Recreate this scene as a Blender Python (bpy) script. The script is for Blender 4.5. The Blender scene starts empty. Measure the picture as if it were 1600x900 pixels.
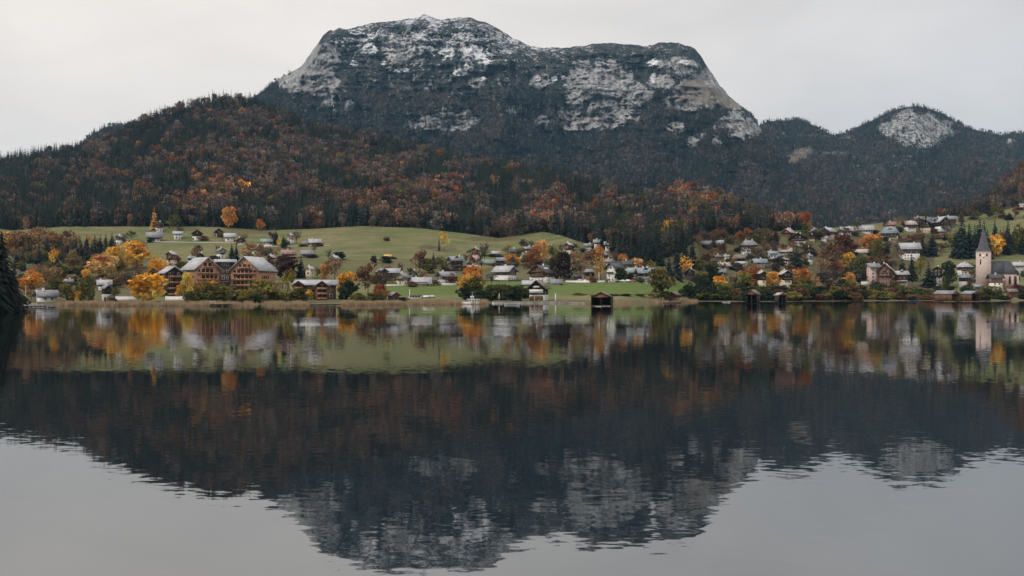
import bpy, math, random
import numpy as np
from mathutils import Vector

# ------------------------------------------------------------------ camera, sky, sun, exposure
sc = bpy.context.scene
COL = sc.collection
F = 1556.0          # focal length in photograph pixels (35 mm lens)
HC = 5.2            # camera height above the lake
HZ = 458.0          # photograph row of the horizon
cam_d = bpy.data.cameras.new("camera"); cam = bpy.data.objects.new("camera", cam_d); COL.objects.link(cam)
cam_d.lens = 35.0; cam_d.sensor_width = 36.0; cam_d.shift_y = (HZ - 450) / 1600.0
cam_d.clip_start = 0.3; cam_d.clip_end = 60000
cam.location = (0, 0, HC); cam.rotation_euler = (math.radians(90), 0, 0)
sc.camera = cam

SUN_EL, SUN_AZ = 42.0, 242.0       # soft light from behind the camera, a little to the left
world = bpy.data.worlds.new("World"); sc.world = world; world.use_nodes = True
wt = world.node_tree; wt.nodes.clear()
def wn(t): return wt.nodes.new(t)
wo = wn("ShaderNodeOutputWorld"); bg = wn("ShaderNodeBackground"); bg.inputs[1].default_value = 0.1
skyt = wn("ShaderNodeTexSky"); skyt.sky_type = 'NISHITA'; skyt.sun_disc = False
skyt.sun_elevation = math.radians(SUN_EL); skyt.sun_rotation = math.radians(SUN_AZ)
tc = wn("ShaderNodeTexCoord")
mp = wn("ShaderNodeMapping"); mp.inputs['Scale'].default_value = (1.0, 1.0, 2.6)
wt.links.new(tc.outputs['Generated'], mp.inputs[0])
nz = wn("ShaderNodeTexNoise"); nz.inputs['Scale'].default_value = 3.4; nz.inputs['Detail'].default_value = 5
nz.inputs['Roughness'].default_value = 0.5; nz.inputs['Distortion'].default_value = 0.3
wt.links.new(mp.outputs[0], nz.inputs['Vector'])
cr = wn("ShaderNodeValToRGB")
cr.color_ramp.elements[0].position = 0.3; cr.color_ramp.elements[0].color = (8.0, 8.0, 8.05, 1)
cr.color_ramp.elements[1].position = 0.66; cr.color_ramp.elements[1].color = (9.7, 9.65, 9.6, 1)
wt.links.new(nz.outputs[0], cr.inputs[0])
# an overcast deck is brighter overhead than at the horizon, and thinner and warmer towards the left
sep = wn("ShaderNodeSeparateXYZ"); wt.links.new(tc.outputs['Generated'], sep.inputs[0])
mr = wn("ShaderNodeMapRange"); mr.inputs[1].default_value = 0.3; mr.inputs[2].default_value = 0.95
mr.inputs[3].default_value = 1.0; mr.inputs[4].default_value = 2.0
wt.links.new(sep.outputs[2], mr.inputs[0])
side = wn("ShaderNodeValToRGB"); sr = wn("ShaderNodeMapRange"); sr.inputs[1].default_value = -0.5; sr.inputs[2].default_value = 0.5
wt.links.new(sep.outputs[0], sr.inputs[0]); wt.links.new(sr.outputs[0], side.inputs[0])
side.color_ramp.elements[0].position = 0.1; side.color_ramp.elements[0].color = (1.09, 1.0, .92, 1)
side.color_ramp.elements[1].position = 0.95; side.color_ramp.elements[1].color = (.80, .775, .765, 1)
e_ = side.color_ramp.elements.new(0.55); e_.color = (1.0, .935, .875, 1)
vq = wn("ShaderNodeVectorMath"); vq.operation = 'MULTIPLY'; wt.links.new(cr.outputs[0], vq.inputs[0]); wt.links.new(side.outputs[0], vq.inputs[1])
vm = wn("ShaderNodeVectorMath"); vm.operation = 'SCALE'
wt.links.new(vq.outputs[0], vm.inputs[0]); wt.links.new(mr.outputs[0], vm.inputs['Scale'])
mx = wn("ShaderNodeMix"); mx.data_type = 'RGBA'; mx.inputs[0].default_value = 0.95
wt.links.new(skyt.outputs[0], mx.inputs[6]); wt.links.new(vm.outputs[0], mx.inputs[7])
wt.links.new(mx.outputs[2], bg.inputs[0]); wt.links.new(bg.outputs[0], wo.inputs[0])

sl = bpy.data.lights.new("sun", 'SUN'); sl.energy = 1.45; sl.angle = math.radians(12); sl.color = (1.0, 0.96, 0.91)
sun = bpy.data.objects.new("sun", sl); COL.objects.link(sun)
_el, _az = math.radians(SUN_EL), math.radians(SUN_AZ)
_sd = Vector((math.sin(_az) * math.cos(_el), math.cos(_az) * math.cos(_el), math.sin(_el)))
sun.rotation_euler = _sd.to_track_quat('Z', 'Y').to_euler()

vs_ = sc.view_settings
vs_.view_transform = 'Standard'; vs_.look = 'None'; vs_.exposure = 0.0; vs_.gamma = 1.0; vs_.use_curve_mapping = False
cy = sc.cycles
cy.use_denoising = True
cy.max_bounces = 6; cy.diffuse_bounces = 2; cy.glossy_bounces = 3; cy.transmission_bounces = 2; cy.volume_bounces = 0
cy.caustics_reflective = False; cy.caustics_refractive = False

random.seed(7); rng = np.random.default_rng(7)

# ------------------------------------------------------------------ numpy noise
def _hash(ix, iy, seed):
    h = (ix.astype(np.int64) * 374761393 + iy.astype(np.int64) * 668265263 + seed * 982451653) & 0xffffffff
    h = ((h ^ (h >> 13)) * 1274126177) & 0xffffffff
    return ((h ^ (h >> 16)) & 0xffffff) / float(0xffffff)
def vnoise(x, y, seed=0):
    x = np.asarray(x, float); y = np.asarray(y, float)
    ix, iy = np.floor(x), np.floor(y); fx, fy = x - ix, y - iy
    sx, sy = fx * fx * (3 - 2 * fx), fy * fy * (3 - 2 * fy)
    a = _hash(ix, iy, seed); b = _hash(ix + 1, iy, seed); c = _hash(ix, iy + 1, seed); d = _hash(ix + 1, iy + 1, seed)
    return (a * (1 - sx) + b * sx) * (1 - sy) + (c * (1 - sx) + d * sx) * sy
def fbm(x, y, seed=0, octv=4, gain=0.5):
    s = 0; a = 1; t = 0
    for k in range(octv):
        s = s + a * vnoise(x * 2 ** k + 17.3 * k, y * 2 ** k + 9.1 * k, seed + k); t += a; a *= gain
    return s / t
def ridged(x, y, seed=0, octv=4, gain=0.5):
    s = 0; a = 1; t = 0
    for k in range(octv):
        s = s + a * (1 - np.abs(2 * vnoise(x * 2 ** k + 3.7 * k, y * 2 ** k + 11.9 * k, seed + k) - 1)); t += a; a *= gain
    return s / t

# ------------------------------------------------------------------ materials
def mat(name, col, rough=0.8, var=0.25, scale=1.5, metal=0.0, var_hue=None):
    m = bpy.data.materials.new(name); m.use_nodes = True
    nt = m.node_tree; b = nt.nodes["Principled BSDF"]
    b.inputs['Roughness'].default_value = rough; b.inputs['Metallic'].default_value = metal
    b.inputs['Specular IOR Level'].default_value = 0.3
    t = nt.nodes.new("ShaderNodeTexCoord"); n = nt.nodes.new("ShaderNodeTexNoise")
    n.inputs['Scale'].default_value = scale; n.inputs['Detail'].default_value = 4
    nt.links.new(t.outputs['Object'], n.inputs['Vector'])
    r = nt.nodes.new("ShaderNodeValToRGB")
    c2 = var_hue or col
    r.color_ramp.elements[0].position = 0.3; r.color_ramp.elements[0].color = tuple(c * (1 - var) for c in col) + (1,)
    r.color_ramp.elements[1].position = 0.7; r.color_ramp.elements[1].color = tuple(min(1, c * (1 + var)) for c in c2) + (1,)
    nt.links.new(n.outputs[0], r.inputs[0]); nt.links.new(r.outputs[0], b.inputs['Base Color'])
    return m
def planks(name, col, period=0.35, vert=True, var=0.35):
    """weathered boards: narrow bands of slightly different tone"""
    m = mat(name, col, 0.85, 0.3, 0.8); nt = m.node_tree; b = nt.nodes["Principled BSDF"]
    ramp = [n for n in nt.nodes if n.type == 'VALTORGB'][0]; t = [n for n in nt.nodes if n.type == 'TEX_COORD'][0]
    mpn = nt.nodes.new("ShaderNodeMapping")
    mpn.inputs['Scale'].default_value = (1 / period, 1 / period, 0.12) if vert else (0.1, 0.1, 1 / period)
    w = nt.nodes.new("ShaderNodeTexNoise"); w.inputs['Scale'].default_value = 1.0; w.inputs['Detail'].default_value = 1
    nt.links.new(t.outputs['Object'], mpn.inputs[0]); nt.links.new(mpn.outputs[0], w.inputs['Vector'])
    mr_ = nt.nodes.new("ShaderNodeMapRange"); mr_.inputs[1].default_value = 0.3; mr_.inputs[2].default_value = 0.7
    mr_.inputs[3].default_value = 1 - var; mr_.inputs[4].default_value = 1 + var
    nt.links.new(w.outputs[0], mr_.inputs[0])
    sc_ = nt.nodes.new("ShaderNodeVectorMath"); sc_.operation = 'SCALE'
    nt.links.new(ramp.outputs[0], sc_.inputs[0]); nt.links.new(mr_.outputs[0], sc_.inputs['Scale'])
    nt.links.new(sc_.outputs[0], b.inputs['Base Color'])
    return m

def leaf_material(name, attr_type):
    """leaf colour from the tree (object colour, or the instance attribute 'tint'), each leaf clump a little lighter or darker"""
    m = bpy.data.materials.new(name); m.use_nodes = True; nt = m.node_tree; nt.nodes.clear()
    out = nt.nodes.new("ShaderNodeOutputMaterial"); d = nt.nodes.new("ShaderNodeBsdfDiffuse"); tr = nt.nodes.new("ShaderNodeBsdfTranslucent")
    ms = nt.nodes.new("ShaderNodeMixShader"); ms.inputs[0].default_value = 0.25
    if attr_type == 'OBJ':
        s = nt.nodes.new("ShaderNodeObjectInfo"); so = s.outputs['Color']
    else:
        s = nt.nodes.new("ShaderNodeAttribute"); s.attribute_type = 'INSTANCER'; s.attribute_name = 'tint'; so = s.outputs['Color']
    a = nt.nodes.new("ShaderNodeAttribute"); a.attribute_name = 'shade'
    v = nt.nodes.new("ShaderNodeVectorMath"); v.operation = 'SCALE'
    g = nt.nodes.new("ShaderNodeAttribute"); g.attribute_name = 'turn'
    hs = nt.nodes.new("ShaderNodeHueSaturation"); mrh = nt.nodes.new("ShaderNodeMapRange"); mrh.inputs[3].default_value = .487; mrh.inputs[4].default_value = .535
    nt.links.new(g.outputs['Fac'], mrh.inputs[0]); nt.links.new(mrh.outputs[0], hs.inputs['Hue'])
    mrs = nt.nodes.new("ShaderNodeMapRange"); mrs.inputs[3].default_value = 1.05; mrs.inputs[4].default_value = .84
    nt.links.new(g.outputs['Fac'], mrs.inputs[0]); nt.links.new(mrs.outputs[0], hs.inputs['Saturation']); nt.links.new(so, hs.inputs['Color']); so = hs.outputs[0]
    nt.links.new(so, v.inputs[0]); nt.links.new(a.outputs['Fac'], v.inputs['Scale'])
    nt.links.new(v.outputs[0], d.inputs[0]); nt.links.new(v.outputs[0], tr.inputs[0])
    nt.links.new(d.outputs[0], ms.inputs[1]); nt.links.new(tr.outputs[0], ms.inputs[2]); nt.links.new(ms.outputs[0], out.inputs[0])
    return m
LEAF_OBJ = leaf_material("leaves", 'OBJ'); LEAF_INST = leaf_material("forest_leaves", 'INST')
BARK = mat("bark", (0.07, 0.05, 0.038), 0.95, 0.4, 3)

# ------------------------------------------------------------------ mesh helpers
def mesh_np(name, V, faces, mats=(), midx=None, smooth=False):
    me = bpy.data.meshes.new(name)
    V = np.asarray(V, np.float32); me.vertices.add(len(V)); me.vertices.foreach_set("co", V.ravel())
    if isinstance(faces, np.ndarray):
        n, k = faces.shape
        me.loops.add(n * k); me.loops.foreach_set("vertex_index", faces.astype(np.int32).ravel())
        me.polygons.add(n); me.polygons.foreach_set("loop_start", np.arange(0, n * k, k, dtype=np.int32))
    else:
        ls = [len(f) for f in faces]; st = np.concatenate([[0], np.cumsum(ls)[:-1]]).astype(np.int32)
        me.loops.add(sum(ls)); me.loops.foreach_set("vertex_index", np.array([i for f in faces for i in f], np.int32))
        me.polygons.add(len(faces)); me.polygons.foreach_set("loop_start", st)
    for m in mats: me.materials.append(m)
    if midx is not None: me.polygons.foreach_set("material_index", np.asarray(midx, np.int32))
    if smooth: me.polygons.foreach_set("use_smooth", np.ones(len(me.polygons), bool))
    me.update(calc_edges=True); me.validate()
    return me
def link(name, data, parent=None, loc=None):
    o = bpy.data.objects.new(name, data); COL.objects.link(o)
    if parent is not None: o.parent = parent
    if loc is not None: o.location = loc
    return o
def tag(o, label, cat, group=None):
    o["label"] = label; o["category"] = cat
    if group: o["group"] = group
    return o
def thing(name, label, cat, loc, rotz=0.0, group=None):
    o = link(name, None, None, loc); o.rotation_euler = (0, 0, rotz); o.empty_display_size = 1
    return tag(o, label, cat, group)
def structure(name, me):
    o = link(name, me); o["kind"] = "structure"; return o

class MB:
    """collects boxes, prisms and bars; every face remembers its material slot"""
    def __init__(s): s.v = []; s.f = []; s.m = []
    def add(s, vs, fs, m=0):
        b = len(s.v); s.v += [tuple(p) for p in vs]; s.f += [tuple(i + b for i in f) for f in fs]; s.m += [m] * len(fs); return s
    def box(s, x0, x1, y0, y1, z0, z1, m=0):
        return s.add([(x0, y0, z0), (x1, y0, z0), (x1, y1, z0), (x0, y1, z0), (x0, y0, z1), (x1, y0, z1), (x1, y1, z1), (x0, y1, z1)],
                     [(0, 3, 2, 1), (4, 5, 6, 7), (0, 1, 5, 4), (1, 2, 6, 5), (2, 3, 7, 6), (3, 0, 4, 7)], m)
    def cyl(s, p, q, r0, r1, n=6, m=0):
        p, q = Vector(p), Vector(q); d = (q - p).normalized()
        a = d.orthogonal().normalized(); b = d.cross(a); vs = []
        for c, r in ((p, r0), (q, r1)):
            for k in range(n):
                t = 2 * math.pi * k / n; vs.append(c + a * math.cos(t) * r + b * math.sin(t) * r)
        fs = [(k, (k + 1) % n, n + (k + 1) % n, n + k) for k in range(n)] + [tuple(range(n))[::-1], tuple(range(n, 2 * n))]
        return s.add(vs, fs, m)
    def slab(s, quad, th, m=0):
        """a roof plane: a quad thickened downwards along its normal"""
        q = [Vector(p) for p in quad]; n = (q[1] - q[0]).cross(q[3] - q[0]).normalized()
        if n.z < 0: n = -n
        lo = [p - n * th for p in q]
        return s.add(q + lo, [(0, 1, 2, 3), (7, 6, 5, 4), (0, 4, 5, 1), (1, 5, 6, 2), (2, 6, 7, 3), (3, 7, 4, 0)], m)
    def mesh(s, name, mats): return mesh_np(name, s.v, s.f, mats, s.m)
    def build(s, name, mats, parent=None):
        return link(name, s.mesh(name, mats if isinstance(mats, (list, tuple)) else [mats]), parent)
# ------------------------------------------------------------------ the lie of the land
# every slope is a surface given by its distance for each bearing and elevation; the two helpers turn those into metres
def poly(pts):
    a = np.array(pts, float); return lambda u: np.interp(u, a[:, 0], a[:, 1])
def world(u, v, d):
    u = np.asarray(u, float); v = np.asarray(v, float); d = np.asarray(d, float)
    return np.stack([(u - 800) / F * d, d + 0 * u, HC + (HZ - v) / F * d], -1)

g_vs = poly([(-900, 492), (-100, 492), (0, 489), (26, 487), (34, 479.5), (90, 479), (96, 477.5), (300, 478), (480, 477.5), (600, 476.5), (740, 475.5), (860, 475), (920, 475.5), (965, 475), (1030, 472.5), (1100, 471), (1200, 471.5), (1330, 470.5), (1450, 470), (1530, 471), (1600, 470), (2500, 469)])
g_vt = poly([(-900, 345), (0, 358), (20, 360), (100, 354), (250, 354), (330, 354), (420, 360), (500, 357), (560, 353), (650, 356), (720, 364), (780, 372), (815, 367), (849, 362), (873, 367), (904, 377), (940, 388), (980, 404), (1040, 404), (1065, 395), (1090, 372), (1150, 368), (1210, 362), (1290, 357), (1340, 352), (1400, 346), (1470, 339), (1520, 338), (1560, 330), (1600, 321), (1700, 305), (2500, 250)])
g_dt = poly([(-900, 1000), (600, 1000), (850, 980), (915, 900), (980, 760), (1040, 760), (1100, 900), (1200, 950), (1450, 1150), (1600, 1150), (2500, 1100)])
def g_ds(u): return HC * F / (g_vs(u) - HZ)
def ground_d(u, v):
    vs, vt = g_vs(u), g_vt(u); s = np.clip((vs - v) / (vs - vt), 0, 1)
    return g_ds(u) + (g_dt(u) - g_ds(u)) * s ** 0.62
def G(u, v):
    """the point of the village ground seen at bearing u, elevation v"""
    return Vector(world(u, v, float(ground_d(u, v))).tolist())

def grid_faces(nr, nc):
    i = np.arange(nr - 1)[:, None] * nc + np.arange(nc - 1)[None, :]
    return np.stack([i, i + 1, i + nc + 1, i + nc], -1).reshape(-1, 4)
def attr(me, name, arr):
    a = me.attributes.new(name, 'FLOAT', 'POINT'); a.data.foreach_set('value', np.asarray(arr, np.float32).ravel())

# ---- ground sheet: lake bed, shore, village, meadows, and on to the horizon behind the hills
us = np.concatenate([np.linspace(-2600, -340, 24), np.arange(-320, 1921, 3.0), np.linspace(1950, 4200, 24)])
S = np.concatenate([[0.0, .002, .005, .01], np.linspace(0.02, 1, 150)])
rows = []
vsu, vtu, dsu, dtu = g_vs(us), g_vt(us), g_ds(us), g_dt(us)
for k, z in ((-9.0, -6.0), (-1.2, -3.0), (-.35, -1.6), (-.1, -.5)):
    d = np.maximum(dsu + k * 60, -300 + 0 * dsu) if k > -9 else 0 * dsu - 400
    x = (us - 800) / F * np.maximum(d, dsu * .5); rows.append(np.stack([x, d, 0 * d + z], -1))
gv = []
for s in S:
    v = vsu - (vsu - vtu) * s; d = dsu + (dtu - dsu) * s ** 0.62
    p = world(us, v, d)
    p[:, 2] += (fbm(p[:, 0] / 25, p[:, 1] / 25, 3) - .5) * 1.0 * min(1, s * 12) * (1 - s)
    rows.append(p)
last = rows[-1]
for dd, dz in ((40, 2), (150, -8), (500, -30), (2500, -30), (9000, -40), (30000, -60)):
    p = last.copy(); sc_ = (last[:, 1] + dd) / last[:, 1]; p[:, 0] *= sc_; p[:, 1] += dd; p[:, 2] = np.maximum(last[:, 2] + dz, -20 if dd > 9000 else 3); rows.append(p)
GV = np.stack(rows, 0); nr, nc = GV.shape[:2]
gme = mesh_np("ground", GV.reshape(-1, 3), grid_faces(nr, nc), smooth=True)
UU = np.broadcast_to(us, (nr, nc)); VV = HZ - (GV[..., 2] - HC) * F / np.maximum(GV[..., 1], 1)
def blob(u, v, cu, cv, ru, rv, jit=0.5, seed=0, sc=0.06):
    """soft-edged patch with a broken outline"""
    q = ((u - cu) / ru) ** 2 + ((v - cv) / rv) ** 2
    q = q + jit * (fbm(u * sc, v * sc, seed, 5, .6) - .5) * 3.2
    return np.clip((1.15 - q) * 2.5, 0, 1)
lawn = ((UU > 595) & (UU < 1100) & (VV > 440) & (VV < 461)).astype(float)
wild = np.clip(1 - np.abs(VV - 472) / 5, 0, 1) + 0.85 * ((VV > 366) & (VV < 470) & ((UU > 1090) & (UU < 1460)))
wild = wild + 0.7 * ((UU < 230) & (VV > 376)) + 0.5 * ((UU > 470) & (UU < 960) & (VV > 405) & (VV < 440)) + .6 * ((UU > 900) & (UU < 1110) & (VV < 436))
wild = wild + sum(blob(UU, VV, *a, .6, 40 + i) * w for i, (a, w) in enumerate([((668, 386, 16, 4), .8), ((545, 388, 30, 3), .35), ((770, 373, 45, 4), .7), ((820, 368, 20, 3), .6), ((390, 362, 30, 5), .6), ((290, 358, 30, 3), .6), ((610, 373, 26, 5), .25), ((690, 388, 22, 6), .6), ((560, 366, 60, 3), .25), ((640, 395, 40, 3), .2)]))
shore = np.clip(1 - (g_vs(UU) - VV) / 1.6, 0, 1) * (VV > 400); attr(gme, "shore", shore); attr(gme, "lawn", lawn); attr(gme, "wild", np.clip(wild, 0, 1))
gm = bpy.data.materials.new("meadow"); gm.use_nodes = True; nt = gm.node_tree; B = nt.nodes["Principled BSDF"]
B.inputs['Roughness'].default_value = 1.0; B.inputs['Specular IOR Level'].default_value = 0.05
def N(nt, t, **kw):
    n = nt.nodes.new("ShaderNode" + t)
    for k, v in kw.items(): n.inputs[k.replace('_', ' ')].default_value = v
    return n
def mixc(nt, fac, a, b):
    m = nt.nodes.new("ShaderNodeMix"); m.data_type = 'RGBA'
    for sock, val in ((m.inputs[0], fac), (m.inputs[6], a), (m.inputs[7], b)):
        if hasattr(val, 'links') or isinstance(val, bpy.types.NodeSocket): nt.links.new(val, sock)
        else: sock.default_value = val if not isinstance(val, tuple) else tuple(val) + (1,) * (4 - len(val))
    return m.outputs[2]
def ramp(nt, src, lo, hi, a=0.0, b=1.0):
    r = nt.nodes.new("ShaderNodeMapRange"); r.inputs[1].default_value = lo; r.inputs[2].default_value = hi
    r.inputs[3].default_value = a; r.inputs[4].default_value = b; nt.links.new(src, r.inputs[0]); return r.outputs[0]
def math_(nt, op, a, b):
    m = nt.nodes.new("ShaderNodeMath"); m.operation = op
    for sock, val in ((m.inputs[0], a), (m.inputs[1], b)):
        if isinstance(val, bpy.types.NodeSocket): nt.links.new(val, sock)
        else: sock.default_value = val
    return m.outputs[0]
def attrf(nt, name):
    a = nt.nodes.new("ShaderNodeAttribute"); a.attribute_name = name; return a.outputs['Fac']
geo = N(nt, "NewGeometry")
def pnoise(nt, geo, scale, detail=4, vec=(1, 1, 1), rough=.55):
    m_ = nt.nodes.new("ShaderNodeMapping"); m_.inputs['Scale'].default_value = vec; nt.links.new(geo.outputs['Position'], m_.inputs[0])
    n = nt.nodes.new("ShaderNodeTexNoise"); n.inputs['Scale'].default_value = scale; n.inputs['Detail'].default_value = detail; n.inputs['Roughness'].default_value = rough
    nt.links.new(m_.outputs[0], n.inputs['Vector']); return n.outputs[0]
n1 = pnoise(nt, geo, .02, 5, (1, .5, 1)); n2 = pnoise(nt, geo, .25, 4)
n3 = pnoise(nt, geo, .05, 5, (.6, 2.2, 1))
green = mixc(nt, ramp(nt, n1, .38, .62), (.095, .118, .045), (.165, .15, .075))
green = mixc(nt, ramp(nt, n3, .46, .62, 0, .8), green, (.215, .165, .105))
green = mixc(nt, ramp(nt, n2, .3, .7, 0, .5), green, (.07, .09, .03))
n4 = pnoise(nt, geo, .11, 4, (.35, 1.6, 1)); green = mixc(nt, ramp(nt, n4, .5, .64, 0, .45), green, (.075, .105, .04))
lawnc = mixc(nt, ramp(nt, n2, .3, .7), (.07, .105, .026), (.11, .14, .045))
green = mixc(nt, attrf(nt, "lawn"), green, lawnc)
brown = mixc(nt, ramp(nt, n2, .3, .7), (.055, .05, .028), (.105, .08, .05))
soil = mixc(nt, ramp(nt, n2, .35, .65), (.075, .055, .04), (.19, .135, .10))
nt.links.new(mixc(nt, attrf(nt, "shore"), mixc(nt, math_(nt, 'MULTIPLY', attrf(nt, "wild"), ramp(nt, n1, .3, .6, .5, 1)), green, brown), soil), B.inputs['Base Color'])
gme.materials.append(gm); ground = structure("ground", gme)

# ---- lake
wme = mesh_np("lake_water", [(-9000, -400, 0), (9000, -400, 0), (9000, 1600, 0), (-9000, 1600, 0)], np.array([[0, 1, 2, 3]]))
wm = bpy.data.materials.new("lake_water"); wm.use_nodes = True; nt = wm.node_tree; nt.nodes.clear()
out = N(nt, "OutputMaterial"); gl = N(nt, "BsdfGlossy"); df = N(nt, "BsdfDiffuse"); msx = N(nt, "MixShader"); fr = N(nt, "Fresnel", IOR=4.1)
gl.inputs['Roughness'].default_value = 0.02; gl.inputs['Color'].default_value = (.965, .985, 1, 1); df.inputs['Color'].default_value = (.006, .008, .009, 1)
geo = N(nt, "NewGeometry")
def wave(scale, amp, detail, sx=1.0):
    m_ = nt.nodes.new("ShaderNodeMapping"); m_.inputs['Scale'].default_value = (sx, 1, 1); nt.links.new(geo.outputs['Position'], m_.inputs[0])
    n = nt.nodes.new("ShaderNodeTexNoise"); n.inputs['Scale'].default_value = scale; n.inputs['Detail'].default_value = detail; n.inputs['Roughness'].default_value = .5
    nt.links.new(m_.outputs[0], n.inputs['Vector'])
    s = nt.nodes.new("ShaderNodeVectorMath"); s.operation = 'SUBTRACT'; nt.links.new(n.outputs['Color'], s.inputs[0]); s.inputs[1].default_value = (.5, .5, .5)
    k = nt.nodes.new("ShaderNodeVectorMath"); k.operation = 'MULTIPLY'; nt.links.new(s.outputs[0], k.inputs[0]); k.inputs[1].default_value = (amp, amp, 0)
    return k.outputs[0]
def vadd(a, b):
    s = nt.nodes.new("ShaderNodeVectorMath"); s.operation = 'ADD'; nt.links.new(a, s.inputs[0])
    if isinstance(b, tuple): s.inputs[1].default_value = b
    else: nt.links.new(b, s.inputs[1])
    return s.outputs[0]
pm = nt.nodes.new("ShaderNodeMapping"); pm.inputs['Scale'].default_value = (.35, 1, 1); nt.links.new(geo.outputs['Position'], pm.inputs[0])
pn = nt.nodes.new("ShaderNodeTexNoise"); pn.inputs['Scale'].default_value = .035; pn.inputs['Detail'].default_value = 4; nt.links.new(pm.outputs[0], pn.inputs['Vector'])
pr = ramp(nt, pn.outputs[0], .35, .65, .25, 1.8)
wsc = nt.nodes.new("ShaderNodeVectorMath"); wsc.operation = 'SCALE'; nt.links.new(wave(4.0, .026, 3, .45), wsc.inputs[0]); nt.links.new(pr, wsc.inputs['Scale'])
nrm = vadd(vadd(wsc.outputs[0], wave(.16, .004, 2.0, .6)), (0, 0, 1))
vn = nt.nodes.new("ShaderNodeVectorMath"); vn.operation = 'NORMALIZE'; nt.links.new(nrm, vn.inputs[0])
nt.links.new(vn.outputs[0], gl.inputs['Normal']); nt.links.new(fr.outputs[0], msx.inputs[0])
nt.links.new(df.outputs[0], msx.inputs[1]); nt.links.new(gl.outputs[0], msx.inputs[2]); nt.links.new(msx.outputs[0], out.inputs[0])
wme.materials.append(wm); structure("lake_water", wme)

# ---- hills and mountain: each a relief with front slope, crest and back slope
class Slope:
    def __init__(s, u0, u1, du, nrows, vb, db, vc, dc, prof=1.0, relief=None, crest_noise=0.0, seed=0, skirt=True):
        s.u = np.arange(u0, u1 + .1, du); t = np.linspace(0, 1, nrows); s.t = t
        vb_, db_, vc_, dc_ = vb(s.u), db(s.u), vc(s.u), dc(s.u)
        if crest_noise: vc_ = vc_ + (fbm(s.u / 9, s.u * 0, seed + 5, 4, .6) - .5) * crest_noise
        vc_ = np.minimum(vc_, vb_ - 1.0)
        T = t[:, None]; s.V = vb_ + (vc_ - vb_) * T; s.U = np.broadcast_to(s.u, s.V.shape).copy()
        s.D = db_ + (dc_ - db_) * (prof(T) if callable(prof) else T ** prof)
        if relief is not None: s.D = s.D + relief(s.U, s.V, s.D) * np.clip(np.minimum(T * 5, 1), 0, 1)
        P = world(s.U, s.V, s.D); rows = []
        if skirt:
            q = P[0].copy(); q[:, 2] -= 60; rows.append(q)
        s.skirt = len(rows)
        c = P[-1]; back = []
        for dd, dz in ((60, -14), (200, -90), (600, -330), (1500, -900)):
            q = c.copy(); q[:, 0] *= (c[:, 1] + dd) / c[:, 1]; q[:, 1] += dd; q[:, 2] = np.maximum(c[:, 2] + dz, -10); back.append(q)
        s.P = P; s.A = np.concatenate([np.stack(rows, 0)] if rows else [] , 0) if rows else None
        s.all = np.concatenate(([s.A] if rows else []) + [P, np.stack(back, 0)], 0)
    def mesh(s, name, material, **at):
        nr, nc = s.all.shape[:2]; me = mesh_np(name, s.all.reshape(-1, 3), grid_faces(nr, nc), smooth=True)
        for k, a in at.items():
            full = np.concatenate([a[:1]] * s.skirt + [a] + [a[-1:]] * (nr - s.skirt - a.shape[0]), 0); attr(me, k, full)
        me.materials.append(material); return structure(name, me)
    def scatter(s, n, dens):
        """n points spread evenly over the surface, thinned by dens(u, v) of 0..1"""
        P = s.P; e1 = P[:-1, 1:] - P[:-1, :-1]; e2 = P[1:, :-1] - P[:-1, :-1]
        area = np.linalg.norm(np.cross(e1, e2), axis=-1); w = area * dens(s.U[:-1, :-1], s.V[:-1, :-1])
        tot = w.sum(); idx = rng.choice(w.size, int(n), p=(w / tot).ravel()); i, j = np.unravel_index(idx, w.shape)
        a, b = rng.random(len(i)), rng.random(len(i)); a_, b_ = a[:, None], b[:, None]
        p = (P[i, j] * (1 - a_) + P[i, j + 1] * a_) * (1 - b_) + (P[i + 1, j] * (1 - a_) + P[i + 1, j + 1] * a_) * b_
        u = s.U[i, j] + a * (s.u[1] - s.u[0]); v = s.V[i, j] * (1 - b) + s.V[i + 1, j] * b
        return p, u, v, tot

# silhouettes read as tree tops; the ground of a wooded crest lies lower by most of a tree's height
hill_sil = poly([(-900, 300), (-300, 275), (-100, 254), (0, 243), (60, 233), (125, 224), (160, 214), (190, 201), (215, 184), (255, 169), (300, 155), (335, 146), (370, 148), (400, 150), (440, 168), (480, 186), (520, 196), (600, 206), (680, 233), (760, 247), (850, 256), (900, 268), (950, 284), (985, 296), (1015, 288), (1060, 284), (1110, 292), (1150, 308), (1190, 334), (1225, 354), (1260, 375), (1300, 392)])
hill_dc = poly([(-900, 1900), (500, 1900), (800, 1650), (985, 1350), (1100, 1250), (1300, 1100)])
hill_c = lambda u: hill_sil(u) + 15 * F / hill_dc(u)
hill_r = lambda U, V, D: ((fbm(U / 120, V / 50, 21, 4) - .5) * 150 - (ridged((U + (V - 240) * .5) / 95, V / 170, 25, 3) - .6) * 260) * np.clip((g_vt(U) - V) / 40, 0, 1) * np.clip((V - hill_c(U)) / 25, .25, 1)
hill = Slope(-420, 1262, 3, 140, lambda u: g_vt(u) + 2, lambda u: g_dt(u) + 1, hill_c, hill_dc, 1.0, hill_r)
HILL_SOIL = mat("forest_floor", (.055, .042, .03), 1.0, .4, .05)
hill.mesh("wooded_hill", HILL_SOIL)

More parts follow.
